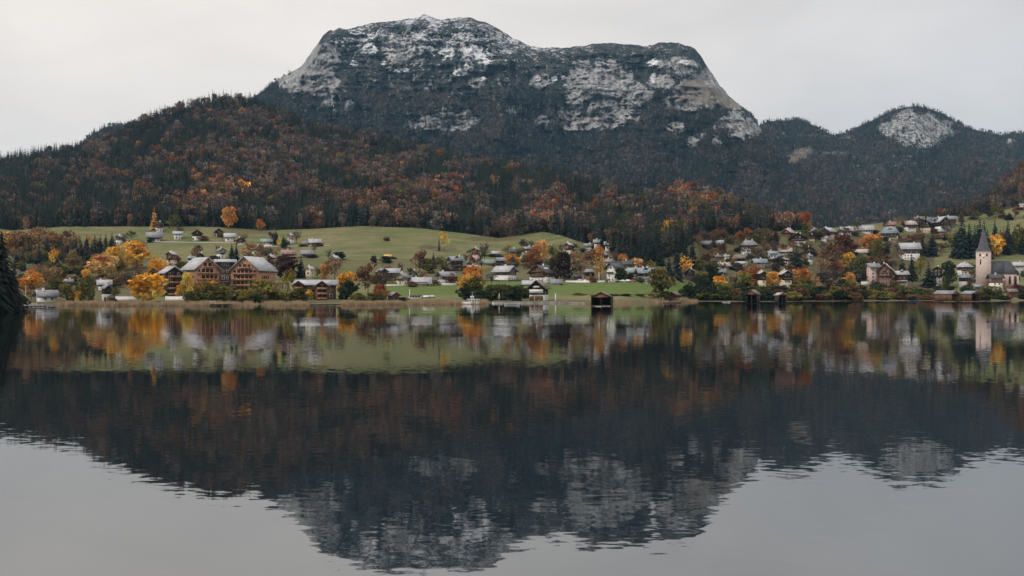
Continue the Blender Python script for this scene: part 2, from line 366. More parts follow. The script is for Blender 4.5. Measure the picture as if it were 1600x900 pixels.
right_sil = poly([(1440, 345), (1480, 336), (1510, 326), (1540, 304), (1570, 276), (1600, 247), (1650, 205), (1750, 160), (2500, 100)])
right_dc = poly([(1440, 1300), (1600, 1500), (1750, 1700), (2500, 1900)])
rhill = Slope(1462, 2300, 4, 90, lambda u: g_vt(u) + 2, lambda u: g_dt(u) + 1, lambda u: right_sil(u) + 13 * F / right_dc(u), right_dc, 1.0,
              lambda U, V, D: (fbm(U / 60, V / 40, 31, 3) - .5) * 60 * np.clip((g_vt(U) - V) / 40, 0, 1))
rhill.mesh("wooded_slope", HILL_SOIL)

mt_c = poly([(-500, 330), (0, 268), (90, 246), (125, 228), (140, 213), (160, 201), (185, 195), (250, 196), (330, 180), (380, 160), (405, 147), (420, 135), (445, 117), (470, 104), (484, 85), (495, 70), (505, 54), (516, 47), (530, 44.5), (542, 47), (560, 42), (575, 37), (590, 35), (615, 32), (640, 29), (655, 27), (663, 22), (672, 25), (690, 31), (700, 29), (715, 27), (735, 28), (760, 36), (780, 46), (800, 58), (825, 70), (850, 74), (870, 75), (900, 72.5), (925, 69), (950, 68), (980, 68.5), (1005, 71), (1018, 70.5), (1028, 67), (1040, 66), (1060, 67), (1075, 71), (1086, 76), (1095, 87), (1103, 101), (1112, 114), (1125, 133), (1140, 150), (1160, 166), (1175, 178), (1190, 202), (1210, 226), (1250, 264), (1300, 312), (1340, 352), (1420, 380)])
mt_dc = poly([(-500, 3200), (90, 3300), (200, 3500), (405, 4000), (560, 4300), (900, 4300), (1110, 4050), (1190, 3700), (1340, 2700), (1420, 2500)])
mt_db = poly([(-500, 2500), (500, 2500), (900, 2350), (1100, 2100), (1340, 1900), (1420, 1900)])
def mt_relief(U, V, D):
    x = U * 2.4; z = (HZ - V) * 2.4
    r = (ridged(x / 420 + .3 * fbm(x / 300, z / 300, 9), z / 900, 51, 4, .55) - .6) * -470       # big buttresses and gullies down the slope
    r = r + (fbm(x / 160, z / 110, 61, 5, .6) - .5) * 230 + (ridged(x / 28, z / 30, 77, 3, .6) - .5) * -34 + (ridged(x / 60, z / 40, 71, 4, .6) - .5) * -120
    r = r - (ridged(x / 115 + .5 * fbm(x / 130, z / 150, 13), z / 520, 57, 3, .55) - .6) * 190 + mt_strata(U, V) - (ridged((x + .25 * z) / 34 + 1.2 * fbm(x / 60, z / 90, 17), z / 210, 59, 3, .6) - .55) * 85
    r = r + (fbm(x / 16, z / 10, 81, 3, .6) - .5) * 22
    return r * np.clip((V - mt_c(U)) / 14, .12, 1)
def strata(U, V):
    """cliff bands: 1 on the steep faces, 0 on the ledges between them"""
    w = fbm(U / 95, V / 80, 701, 5, .55) * 92 + U * .05
    a, b = np.sin((V + w) / 17 * 2 * np.pi), np.sin((V + 1.3 * w) / 7.3 * 2 * np.pi)
    return np.clip(.5 + .42 * a + .22 * b, 0, 1), w
def mt_strata(U, V):
    w = fbm(U / 95, V / 80, 701, 5, .55) * 92 + U * .05
    k = np.clip((fbm(U / 90, V / 70, 709, 3) - .25) * 2.2, .2, 1) * np.clip((V - mt_c(U)) / 10, .2, 1) * np.clip((250 - V) / 60, 0, 1)
    return k * (-np.cos((V + w) / 17 * 2 * np.pi) * 9 - np.cos((V + 1.3 * w) / 7.3 * 2 * np.pi) * 7)
def mt_prof(T):                # talus low, then steeper walls, then the flat summit plateau
    return np.interp(T, [0, .25, .45, .62, .78, .9, 1], [0, .32, .52, .65, .76, .87, 1])
mount = Slope(-300, 1421, 2, 300, lambda u: 0 * u + 372, mt_db, mt_c, mt_dc, mt_prof, mt_relief, 4.2, 3)
U, V = mount.U, mount.V
def sum_blobs(lst, seed, jit=.95, sc=.055):
    r = 0 * U
    for i, b in enumerate(lst):
        r = np.maximum(r, blob(U, V, *b[:4], jit, seed + i, sc * max(1, 26 / b[2])) * (b[4] if len(b) > 4 else 1))
    return r
rock_l = [(492, 105, 40, 32, 1.3), (520, 85, 16, 16, .9), (470, 128, 36, 16, 1.3), (515, 140, 20, 22, 1.3), (460, 138, 26, 14, 1.2), (635, 78, 34, 22, .75), (620, 92, 10, 16, .7), (545, 165, 7, 10), (690, 192, 44, 16, .8), (715, 190, 32, 16, .7), (665, 195, 24, 9), (945, 118, 46, 26), (930, 138, 44, 26, .9), (915, 150, 34, 26, .8), (960, 160, 30, 22, .8), (985, 150, 32, 22, .9), (890, 175, 18, 20, .8), (893, 202, 12, 9), (935, 193, 46, 13), (965, 182, 30, 12), (848, 189, 12, 8), (845, 128, 18, 12, .7), (1033, 130, 22, 14), (1070, 105, 26, 16, .75), (1090, 122, 28, 16, .8), (1085, 135, 30, 12), (1115, 145, 36, 16), (1100, 160, 60, 14), (1055, 160, 26, 14), (1140, 190, 30, 20, .85), (1165, 203, 24, 16, .8), (1055, 200, 16, 9, .75), (1082, 223, 10, 9), (1120, 224, 9, 9), (1098, 212, 6, 5), (800, 172, 12, 6, .6), (745, 128, 12, 9, .6), (1035, 35 + 65, 20, 7, .6), (905, 100, 12, 6)]
snow_l = [(577, 76, 14, 8), (668, 76, 14, 6, .8), (700, 80, 14, 14, .9), (745, 90, 20, 20), (735, 78, 14, 8), (752, 104, 12, 8), (725, 112, 18, 7, .8), (752, 123, 8, 4), (630, 110, 14, 4, .7), (555, 98, 10, 4, .6), (600, 100, 5, 6, .7), (1020, 98, 10, 5, .8), (1068, 97, 9, 4, .9), (840, 124, 6, 7, .8), (866, 123, 5, 4), (880, 121, 4, 3), (1020, 122, 5, 8, .8)]
tan_l = [(1100, 150, 45, 14), (1085, 135, 26, 9), (1140, 160, 30, 9), (935, 186, 40, 6, .6), (1245, 246, 14, 12), (1215, 240, 20, 12, .4)]
e1 = np.gradient(mount.P, axis=1); e2 = np.gradient(mount.P, axis=0); nn_ = np.cross(e1, e2); nz_ = np.abs(nn_[..., 2]) / np.maximum(np.linalg.norm(nn_, axis=-1), 1e-9)
band = np.clip((V - 70) / 25, 0, 1) * np.clip((235 - V) / 25, 0, 1)
speck = np.clip((fbm(U / 9, V / 6, 501, 5, .62) - .57) * 7, 0, 1) * band * (.35 + .65 * np.clip((fbm(U / 60, V / 40, 503, 3) - .4) * 4, 0, 1))
cliff, _w = strata(U, V); ledge = 1 - cliff
rock = np.maximum(np.maximum((.9 + .22 * cliff) * sum_blobs(rock_l, 100), .62 * speck), .40 * np.clip((.50 - nz_) / .22, 0, 1) * band); snowp = sum_blobs(snow_l, 200, .7, .12); tan = sum_blobs(tan_l, 300, .5)
high = np.clip((118 - V) / 50, 0, 1) * np.clip((U - 480) / 40, 0, 1) * np.clip((960 - U) / 120, 0.12, 1) * np.clip((1120 - U) / 40, 0, 1)
high = high * (.55 + .45 * np.clip((U - 560) / 120, 0, 1)) + .3 * np.clip((96 - V) / 20, 0, 1) * (U > 500) * (U < 1100)
mm = bpy.data.materials.new("mountain_ground"); mm.use_nodes = True; nt = mm.node_tree; B = nt.nodes["Principled BSDF"]
B.inputs['Roughness'].default_value = 1.0; B.inputs['Specular IOR Level'].default_value = 0.03
geo = N(nt, "NewGeometry")
a1 = pnoise(nt, geo, .012, 6, (1, .6, .5), .62); a2 = pnoise(nt, geo, .05, 6, (1, .6, 2.2), .65); a3 = pnoise(nt, geo, .035, 6, (1, .6, 1), .6); a4 = pnoise(nt, geo, .03, 6, (2.4, 1, .3), .65)
scrub = mixc(nt, ramp(nt, a3, .35, .65), (.022, .028, .027), (.046, .051, .048))
scrub = mixc(nt, ramp(nt, a1, .5, .68, 0, .6), scrub, (.095, .075, .066))
rockc = mixc(nt, ramp(nt, a4, .32, .68), (.085, .085, .088), (.48, .475, .47))
a6 = pnoise(nt, geo, .03, 5, (.45, .6, 3.0), .6)
rockc = mixc(nt, ramp(nt, a2, .52, .64, 0, .75), rockc, (.075, .08, .08))
rockc = mixc(nt, ramp(nt, a6, .55, .63, 0, .35), rockc, (.045, .05, .046))
rk = attrf(nt, "rock"); f1 = math_(nt, 'ADD', rk, math_(nt, 'MULTIPLY', math_(nt, 'SUBTRACT', math_(nt, 'ADD', math_(nt, 'MULTIPLY', a2, .5), math_(nt, 'MULTIPLY', a4, .5)), .5), 4.6))
base = mixc(nt, math_(nt, 'MULTIPLY', ramp(nt, f1, .4, .68), ramp(nt, rk, .04, .2)), scrub, rockc)
base = mixc(nt, ramp(nt, math_(nt, 'ADD', attrf(nt, "tan"), math_(nt, 'SUBTRACT', a2, .5)), .45, .8, 0, .7), base, (.19, .16, .12))
a5 = pnoise(nt, geo, .11, 4, (1, .6, 2.6), .6)
hs = attrf(nt, "high"); f2 = math_(nt, 'ADD', math_(nt, 'ADD', math_(nt, 'MULTIPLY', hs, .10), math_(nt, 'MULTIPLY', attrf(nt, "ledge"), .075)), math_(nt, 'ADD', math_(nt, 'MULTIPLY', a2, .55), math_(nt, 'MULTIPLY', a5, .45)))
base = mixc(nt, math_(nt, 'MULTIPLY', ramp(nt, math_(nt, 'ADD', f2, math_(nt, 'MULTIPLY', math_(nt, 'SUBTRACT', a1, .5), .35)), .665, .72), ramp(nt, hs, .03, .3)), base, (.56, .57, .60))
f3 = math_(nt, 'ADD', attrf(nt, "snowp"), math_(nt, 'MULTIPLY', math_(nt, 'SUBTRACT', a2, .5), 4.0))
base = mixc(nt, ramp(nt, f3, .5, .8), base, (.70, .71, .74))
nt.links.new(base, B.inputs['Base Color'])
bp = N(nt, "Bump"); bp.inputs['Strength'].default_value = 0.9; bp.inputs['Distance'].default_value = 16.0
nt.links.new(math_(nt, 'ADD', a2, a3), bp.inputs['Height']); nt.links.new(bp.outputs[0], B.inputs['Normal'])
mount.mesh("mountain", mm, rock=rock, snowp=snowp, tan=tan, high=high, ledge=ledge)

far_sil = poly([(1000, 300), (1100, 235), (1180, 196), (1200, 186), (1225, 185), (1250, 183), (1265, 190), (1280, 198), (1303, 208), (1320, 205), (1345, 193), (1365, 184), (1390, 171), (1410, 165), (1430, 162), (1450, 166), (1475, 175), (1495, 187), (1510, 196), (1540, 203), (1565, 208), (1590, 205), (1620, 203), (1700, 190), (1900, 170), (2500, 220)])
far_dc = poly([(1000, 3600), (1200, 4200), (1300, 4700), (1430, 4300), (1600, 4600), (2500, 4600)])
far_c = lambda u: far_sil(u) + 9 * F / far_dc(u)
fhill = Slope(1040, 2300, 3, 150, lambda u: 0 * u + 385, lambda u: 0 * u + 1900, far_c, far_dc, 1.0,
              lambda U, V, D: ((ridged((U + (V - 200) * .8) / 150, V / 260, 91, 4) - .6) * -800 + (fbm(U / 40, V / 30, 95, 4) - .5) * 150) * np.clip((V - far_c(U)) / 30, .1, 1), 0, 4)
U, V = fhill.U, fhill.V
frock = np.maximum(sum_blobs([(1432, 197, 46, 19, .72), (1396, 203, 24, 15, .7), (1468, 203, 30, 13, .66), (1440, 219, 34, 11, .66), (1420, 184, 26, 12, .62)], 400, 1.1), sum_blobs([(1580, 222, 8, 5, .7)], 410))
ftan = sum_blobs([(1270, 213, 10, 3, .8), (1324, 216, 14, 3), (1306, 240, 26, 3.5), (1290, 213, 8, 2), (1250, 242, 13, 10), (1236, 250, 12, 9), (1262, 236, 9, 6)], 420, .3)
fz = 0 * U
fhill.mesh("distant_hills", mm, rock=frock, snowp=fz, tan=ftan, high=fz, ledge=fz)
# ---- reference points on any wooded slope
# ------------------------------------------------------------------ tree shapes (unit height 1, unit crown width 1)
def shade_attr(me, per_face):
    n = len(me.polygons); k = np.zeros(n, np.int32); me.polygons.foreach_get("loop_total", k)
    a = me.attributes.new("shade", 'FLOAT', 'CORNER'); a.data.foreach_set('value', np.repeat(np.asarray(per_face, np.float32), k))
    cz = np.zeros(n * 3, np.float32); me.polygons.foreach_get("center", cz); cz = cz.reshape(-1, 3)
    t = .25 + .75 * (1 - cz[:, 2]) + 1.3 * (vnoise(cz[:, 0] * 5 + 50, cz[:, 2] * 5 + cz[:, 1] * 4 + 50, n) - .5)
    a = me.attributes.new("turn", 'FLOAT', 'CORNER'); a.data.foreach_set('value', np.repeat(np.clip(t, 0, 1).astype(np.float32), k))
def quads_at(c, size, r, flat=0.0, elong=1.0):
    """small leaf-clump quads of given sizes at points c"""
    n = len(c); a = r.normal(size=(n, 3)); a[:, 2] *= (1 - flat); a /= np.linalg.norm(a, axis=1)[:, None]
    b = r.normal(size=(n, 3)); b -= (a * b).sum(1)[:, None] * a; b /= np.linalg.norm(b, axis=1)[:, None]
    s = np.asarray(size)[:, None]; a = a * s * elong; b = b * s
    j = lambda: 1 + .5 * (r.random((n, 1)) - .5)
    V = np.stack([c - a * j() - b * j() * .6, c + a * j() * .5 - b * j(), c + a * j() + b * j() * .6, c - a * j() * .5 + b * j()], 1).reshape(-1, 3)
    return V, np.arange(4 * n).reshape(n, 4)
def broad_crown(seed, n=420, lo=.2, tall=1.0, size=.05, gap=.35, bush=False):
    r = np.random.default_rng(seed); L = r.integers(7, 12)
    cz = r.uniform(lo + .16, .86, L); prof = np.sin(np.clip((cz - lo) / (1 - lo), 0, 1) * math.pi) ** .6
    ang = r.uniform(0, 2 * math.pi, L); rad = prof * r.uniform(.12, .30, L) * tall ** -.2
    C = np.stack([np.cos(ang) * rad, np.sin(ang) * rad, cz], 1); R = r.uniform(.13, .24, L) * (.6 + .4 * prof)
    C = np.concatenate([C, [[0, 0, .55 if not bush else .4], [0, 0, .78]]]); R = np.concatenate([R, [.27, .2]])
    k = r.choice(len(R), n, p=R ** 2 / (R ** 2).sum()); d = r.normal(size=(n, 3)); d /= np.linalg.norm(d, axis=1)[:, None]
    rr = R[k] * r.uniform(.35, 1.05, n) ** .5; p = C[k] + d * rr[:, None] * np.array([1, 1, .95])
    keep = vnoise(p[:, 0] * 9 + seed, p[:, 2] * 9 + p[:, 1] * 7, seed) > gap * .75; p = p[keep]; k = k[keep]
    p[:, 2] = np.clip(p[:, 2], .02, 1.0)
    V, Fc = quads_at(p, size * r.uniform(.6, 1.35, len(p)), r)
    q = np.percentile(np.hypot(p[:, 0], p[:, 1]), 96); p[:, :2] *= .5 / q; p[:, 2] = 1 - (1 - p[:, 2] + (p[:, 2].max() - 1)) * 1.0
    V, Fc = quads_at(p, size * r.uniform(.6, 1.35, len(p)), r)
    lobe = r.uniform(.72, 1.25, len(R)); sh = lobe[k] * r.uniform(.72, 1.28, len(p))
    return V, Fc, sh
def limbs(mb, seed, top=.55, r0=.022, n=6, spread=.3):
    r = np.random.default_rng(seed + 99); mb.cyl((0, 0, -.03), (0, 0, top * .55), r0, r0 * .75, 6); mb.cyl((0, 0, top * .55), (r.normal() * .02, r.normal() * .02, top + .15), r0 * .75, r0 * .3, 5)
    for k in range(n):
        t = 2 * math.pi * k / n + r.uniform(-.4, .4); z = top * r.uniform(.4, .95)
        mb.cyl((0, 0, z), (math.cos(t) * spread * r.uniform(.7, 1.1), math.sin(t) * spread * r.uniform(.7, 1.1), z + r.uniform(.15, .33)), r0 * .45, r0 * .12, 4)
    return mb
def spruce_crown(seed, tiers=13, per=9, lo=.05, tip=.99, droop=.35, ragged=.25, split=1, wk=1.0):
    r = np.random.default_rng(seed); V = []; Fc = []; S = []
    for i in range(tiers):
        f = i / (tiers - 1); z = lo + (tip - .06 - lo) * f ** .92; w = .5 * (1 - f) ** .82 + .02; off = r.uniform(0, 6.3)
        for k in range(per if f < .7 else max(5, per - 3)):
            t = off + 2 * math.pi * k / per + r.uniform(-.25, .25); w_ = w * r.uniform(1 - ragged * 1.6, 1 + ragged * .4)
            if r.random() < .06: continue
            c, s = math.cos(t), math.sin(t); zz = z + r.uniform(-.012, .012); wd = (w_ * r.uniform(.30, .46) + .012) * wk
            dr = droop * w_ * r.uniform(.6, 1.2)
            for q in range(split):
                a0, a1 = q / split, (q + 1) / split
                wa, wb = (wd * (.35 + .65 * math.sin(min(1, a0 * 1.3) * math.pi / 1.6)) * (1 - a0 * .55)), wd * (.35 + .65 * math.sin(min(1, a1 * 1.3) * math.pi / 1.6)) * (1 - a1) * .9 + .003
                b = len(V); za, zb = zz - dr * a0 ** 1.4 + .03 * a0, zz - dr * a1 ** 1.4 + .03 * a1
                V += [(c * w_ * a0 - s * wa, s * w_ * a0 + c * wa, za - .3 * wa), (c * w_ * a0, s * w_ * a0, za + .015), (c * w_ * a0 + s * wa, s * w_ * a0 - c * wa, za - .3 * wa),
                      (c * w_ * a1 + s * wb, s * w_ * a1 - c * wb, zb - .3 * wb), (c * w_ * a1, s * w_ * a1, zb), (c * w_ * a1 - s * wb, s * w_ * a1 + c * wb, zb - .3 * wb)]
                Fc += [(b, b + 1, b + 4, b + 5), (b + 1, b + 2, b + 3, b + 4)]; x = r.uniform(.65, 1.3); S += [x, x * .95]
    b = len(V); V += [(.012, 0, tip - .14), (-.006, .01, tip - .14), (-.006, -.01, tip - .14), (0, 0, tip)]; Fc += [(b, b + 1, b + 3, b + 3)[:3], (b + 1, b + 2, b + 3), (b + 2, b, b + 3)]; S += [1, 1, 1]
    return V, Fc, S
def bare_crown(seed, n=16, twigs=150):
    """a nearly leafless tree: forked limbs, fine twigs and a few last leaves"""
    r = np.random.default_rng(seed); mb = MB(); sh = []
    ends = []
    for k in range(n):
        t = r.uniform(0, 6.3); z = r.uniform(.22, .5); q = (math.cos(t) * r.uniform(.1, .3), math.sin(t) * r.uniform(.1, .3), r.uniform(.5, .85)); mb.cyl((0, 0, z), q, .011, .006, 4)
        for j in range(3):
            e = (q[0] + r.normal() * .13, q[1] + r.normal() * .13, min(1, q[2] + r.uniform(.02, .2))); mb.cyl(q, e, .006, .003, 3); ends += [q, e]
    sh = [.8] * len(mb.f); E = np.array(ends)
    p = E[r.integers(0, len(E), twigs)] + r.normal(size=(twigs, 3)) * np.array([.07, .07, .06]); p[:, 2] = np.clip(p[:, 2], .1, 1)
    V, Fc = quads_at(p, r.uniform(.014, .034, twigs), r, 0, 2.0)
    b = len(mb.v); return mb.v + V.tolist(), mb.f + [tuple(int(i) + b for i in f) for f in Fc], sh + r.uniform(.7, 1.3, twigs).tolist()
def crown_mesh(name, vfs, material):
    V, Fc, S = vfs; me = mesh_np(name, V, Fc if isinstance(Fc, np.ndarray) else [tuple(f) for f in Fc], [material])
    if len(me.polygons) == len(S): shade_attr(me, S)
    else: shade_attr(me, np.ones(len(me.polygons)))
    return me
CROWN, TRUNK = {}, {}
CROWN['round'] = [crown_mesh("crown", broad_crown(s, 950, -.02, 1, .044, .3), LEAF_OBJ) for s in range(6)]
TRUNK['round'] = [limbs(MB(), s).mesh("trunk", [BARK]) for s in range(3)]
CROWN['bush'] = [crown_mesh("crown", broad_crown(20 + s, 800, -.12, 1, .055, .2, True), LEAF_OBJ) for s in range(5)]
TRUNK['bush'] = [limbs(MB(), 20 + s, .35, .02, 5, .25).mesh("trunk", [BARK]) for s in range(2)]
CROWN['thin'] = [crown_mesh("crown", broad_crown(40 + s, 560, .06, 1, .04, .55), LEAF_OBJ) for s in range(4)]
TRUNK['thin'] = [limbs(MB(), 40 + s, .62, .018, 9, .32).mesh("trunk", [BARK]) for s in range(3)]
CROWN['bare'] = [crown_mesh("crown", bare_crown(60 + s), LEAF_OBJ) for s in range(4)]
TRUNK['bare'] = [limbs(MB(), 60 + s, .5, .018, 3, .2).mesh("trunk", [BARK]) for s in range(2)]
CROWN['spruce'] = [crown_mesh("crown", spruce_crown(80 + s, 17, 10, .05, .99, .4, .3, 2), LEAF_OBJ) for s in range(5)]
TRUNK['spruce'] = [MB().cyl((0, 0, -.03), (0, 0, .9), .016, .003, 6).mesh("trunk", [BARK])]
CROWN['larch'] = [crown_mesh("crown", spruce_crown(100 + s, 15, 8, .1, .99, .2, .5, 2), LEAF_OBJ) for s in range(3)]
TRUNK['larch'] = [MB().cyl((0, 0, -.03), (0, 0, .9), .014, .003, 6).mesh("trunk", [BARK])]
CROWN['bigspruce'] = [crown_mesh("crown", spruce_crown(120 + s, 44, 17, .04, .99, .5, .62, 3, .42), LEAF_OBJ) for s in range(2)]
TRUNK['bigspruce'] = TRUNK['spruce']

COLS = {  # leaf and needle colours (linear base colour)
 'spruce': (.028, .037, .031), 'pine': (.036, .047, .040), 'dkgreen': (.036, .046, .026), 'green': (.075, .09, .03), 'olive': (.125, .11, .035), 'ygreen': (.21, .18, .04),
 'yellow': (.62, .38, .055), 'gold': (.64, .30, .035), 'peach': (.56, .30, .11), 'orange': (.50, .18, .032), 'rust': (.27, .085, .03), 'red': (.15, .04, .03), 'dkred': (.055, .026, .024),
 'fbrown': (.155, .102, .08), 'frust': (.25, .13, .086), 'fgrey': (.13, .11, .10), 'forange': (.33, .155, .065), 'ftan': (.20, .15, .10),
 'brown': (.155, .075, .045), 'tan': (.27, .16, .085), 'grey': (.13, .10, .085), 'purple': (.085, .062, .062)}
KIND = {'round': ('broadleaf_tree', 'tree'), 'thin': ('broadleaf_tree', 'tree'), 'bare': ('bare_tree', 'tree'), 'bush': ('bush', 'bush'), 'spruce': ('spruce_tree', 'spruce'), 'larch': ('larch_tree', 'larch'), 'bigspruce': ('spruce_tree', 'spruce')}
_tn = 0
def plant(p, h, w, kind, col, label, group=None, jit=.12):
    """one tree or bush: an Empty at its foot, trunk and crown under it"""
    global _tn; _tn += 1
    nm, cat = KIND[kind]; r = random
    o = thing(nm, label, cat, p, r.uniform(0, 6.28), group)
    o.scale = (w, w, h)
    t = link("trunk", r.choice(TRUNK[kind]), o); c = link("crown", r.choice(CROWN[kind]), o)
    b = COLS[col] if isinstance(col, str) else col; k = r.uniform(1 - jit, 1 + jit)
    c.color = tuple(min(1, x * k * r.uniform(1 - jit * .5, 1 + jit * .5)) for x in b) + (1,)
    return o
def plant_px(u, vb, hp, wp, kind, col, label, group=None, jit=.12):
    p = G(u, vb); k = p.y / F; wp *= 1.45 if kind == 'spruce' else (1.25 if kind in ('larch',) else 1.1); return plant((p.x, p.y, p.z - .25), hp * k, wp * k * 1.08, kind, col, label, group, jit)

# ------------------------------------------------------------------ the woods: instanced trees on the slopes, the nearest as trees of their own
FCOL = bpy.data.collections.new("forest_tree_shapes")
def proto(name, vfs, trunk):
    V, Fc, S = vfs; V = [tuple(v) for v in V]; Fc = [tuple(int(i) for i in f) for f in Fc]; n0 = len(Fc)
    b = len(V); V += trunk.v; Fc += [tuple(i + b for i in f) for f in trunk.f]
    me = mesh_np(name, V, Fc, [LEAF_INST, BARK], [0] * n0 + [1] * len(trunk.f)); 
    shade_attr(me, list(S) + [1] * len(trunk.f) if len(me.polygons) == n0 + len(trunk.f) else np.ones(len(me.polygons)))
    FCOL.objects.link(bpy.data.objects.new(name, me))
stick = lambda r=.015: MB().cyl((0, 0, -.03), (0, 0, .85), r, .003, 4)
for s in range(3): proto(f"a{s}_forest_spruce", spruce_crown(200 + s, 10, 8, .1, .99, .4, .35, 1), stick())
for s in range(3): proto(f"b{s}_forest_beech", broad_crown(220 + s, 170, .15, 1, .075, .3), stick(.02))
for s in range(2): proto(f"c{s}_forest_bare", broad_crown(240 + s, 110, .2, 1, .05, .55), stick(.02))
ng = bpy.data.node_groups.new("plant_forest", 'GeometryNodeTree')
ng.interface.new_socket("Geometry", in_out='INPUT', socket_type='NodeSocketGeometry'); ng.interface.new_socket("Geometry", in_out='OUTPUT', socket_type='NodeSocketGeometry')
gi = ng.nodes.new("NodeGroupInput"); go = ng.nodes.new("NodeGroupOutput"); iop = ng.nodes.new("GeometryNodeInstanceOnPoints"); ci = ng.nodes.new("GeometryNodeCollectionInfo")
ci.inputs['Collection'].default_value = FCOL; ci.inputs['Separate Children'].default_value = True; ci.inputs['Reset Children'].default_value = True
iop.inputs['Pick Instance'].default_value = True
def named(n, t):
    x = ng.nodes.new("GeometryNodeInputNamedAttribute"); x.data_type = t; x.inputs[0].default_value = n; return x.outputs[0]
ng.links.new(gi.outputs[0], iop.inputs['Points']); ng.links.new(ci.outputs[0], iop.inputs['Instance'])
ng.links.new(named('kind', 'INT'), iop.inputs['Instance Index']); ng.links.new(named('rot', 'FLOAT_VECTOR'), iop.inputs['Rotation']); ng.links.new(named('size', 'FLOAT_VECTOR'), iop.inputs['Scale'])
ng.links.new(iop.outputs[0], go.inputs[0])
def forest(name, P, kind, size, tint, label, cat="forest"):
    me = bpy.data.meshes.new(name); n = len(P); me.vertices.add(n); me.vertices.foreach_set("co", np.asarray(P, np.float32).ravel())
    a = me.attributes.new('kind', 'INT', 'POINT'); a.data.foreach_set('value', np.asarray(kind, np.int32))
    rot = np.zeros((n, 3), np.float32); rot[:, 2] = rng.uniform(0, 6.28, n); rot[:, :2] = rng.normal(size=(n, 2)) * .03
    for nm, ar in (('rot', rot), ('size', size)):
        a = me.attributes.new(nm, 'FLOAT_VECTOR', 'POINT'); a.data.foreach_set('vector', np.asarray(ar, np.float32).ravel())
    a = me.attributes.new('tint', 'FLOAT_COLOR', 'POINT'); a.data.foreach_set('color', np.concatenate([tint, np.ones((n, 1))], 1).astype(np.float32).ravel())
    o = link(name, me); o["kind"] = "stuff"; o["label"] = label; o["category"] = cat
    o.modifiers.new("plant", 'NODES').node_group = ng
    return o
PAL = {k: np.array(v) for k, v in COLS.items()}
def blend(weights):
    """pick a palette colour for each tree: weights = [(name, w array)]"""
    W = np.stack([w for _, w in weights], 1); W = np.cumsum(W / W.sum(1)[:, None], 1); r = rng.random(len(W))[:, None]
    k = (r > W).sum(1).clip(0, len(weights) - 1); return np.stack([PAL[n] for n, _ in weights])[k]
def spots(u, v, lst):
    r = 0 * u
    for cu, cv, ru, rv, w in lst: r = np.maximum(r, w * np.exp(-((u - cu) / ru) ** 2 - ((v - cv) / rv) ** 2))
    return r
def hill_trees(u, v):
    vt, vc = g_vt(u), hill_c(u); f = (vt - v) / np.maximum(vt - vc, 1)
    n = fbm(u / 38, v / 22, 5, 4); n2 = fbm(u / 14, v / 10, 6, 3)
    warm = .21 + 2.9 * (n - .5) + .7 * (n2 - .5)
    warm = warm + spots(u, v, [(160, 285, 70, 12, .55), (270, 250, 60, 30, .25), (300, 325, 80, 12, .45), (480, 255, 110, 45, .35), (600, 305, 70, 30, .4), (690, 305, 50, 20, .45), (740, 315, 50, 14, .3), (830, 330, 70, 12, .25), (860, 345, 30, 14, .4), (1090, 318, 60, 14, .6), (1140, 330, 40, 12, .5), (1050, 350, 30, 30, .2), (430, 330, 90, 14, .2)])
    warm = warm - spots(u, v, [(90, 330, 150, 22, .45), (60, 262, 140, 26, .5), (470, 344, 90, 12, .6), (850, 290, 170, 28, .35), (1000, 350, 90, 40, .25), (950, 320, 80, 24, .25), (780, 340, 80, 20, .25), (180, 230, 70, 25, .3), (1000, 290, 80, 14, .3), (560, 225, 130, 20, .2)])
    hot = spots(u, v, [(160, 285, 60, 12, .6), (290, 328, 40, 10, 1), (680, 300, 45, 14, .8), (855, 340, 25, 10, .8), (1090, 312, 50, 12, 1.), (265, 250, 40, 18, .5), (330, 290, 60, 30, .35), (580, 325, 30, 12, .7), (690, 325, 30, 12, .6), (1140, 325, 25, 10, .8), (740, 300, 40, 10, .5)])
    hot = hot * (1 - .6 * np.clip(f, 0, 1)) + np.clip(fbm(u / 20, v / 14, 8, 3) - .58, 0, 1) * .8
    conif = rng.random(len(u)) > np.clip(warm + .5 * np.clip(hot, 0, .8), .05, .96)
    one = np.ones(len(u))
    tint = blend([('fbrown', one * .9), ('frust', (.22 + .6 * hot) * (1 - .6 * f)), ('rust', .02 + .55 * hot), ('fgrey', np.clip(.5 - hot + .9 * f, .1, 1.3)), ('ftan', .12 * one + .1 * hot), ('forange', .02 + .8 * hot), ('gold', .008 + .05 * hot), ('olive', .12 * one), ('purple', .2 + .2 * f)])
    sp = blend([('spruce', one), ('pine', .5 * one), ('dkgreen', .2 * one)])
    tint = np.where(conif[:, None], sp, tint) * rng.uniform(.55, 1.45, (len(u), 1))
    return conif, tint
def sizes(conif, hs, hb):
    n = len(conif); h = np.where(conif, rng.uniform(hs[0], hs[1], n), rng.uniform(hb[0], hb[1], n))
    w = np.where(conif, h * rng.uniform(.30, .45, n), h * rng.uniform(.55, .85, n))
    return np.stack([w, w, h], 1)
def kinds(conif, bare=.35):
    n = len(conif); b = rng.random(n) < bare
    return np.where(conif, rng.integers(0, 3, n), np.where(b, rng.integers(6, 8, n), rng.integers(3, 6, n)))

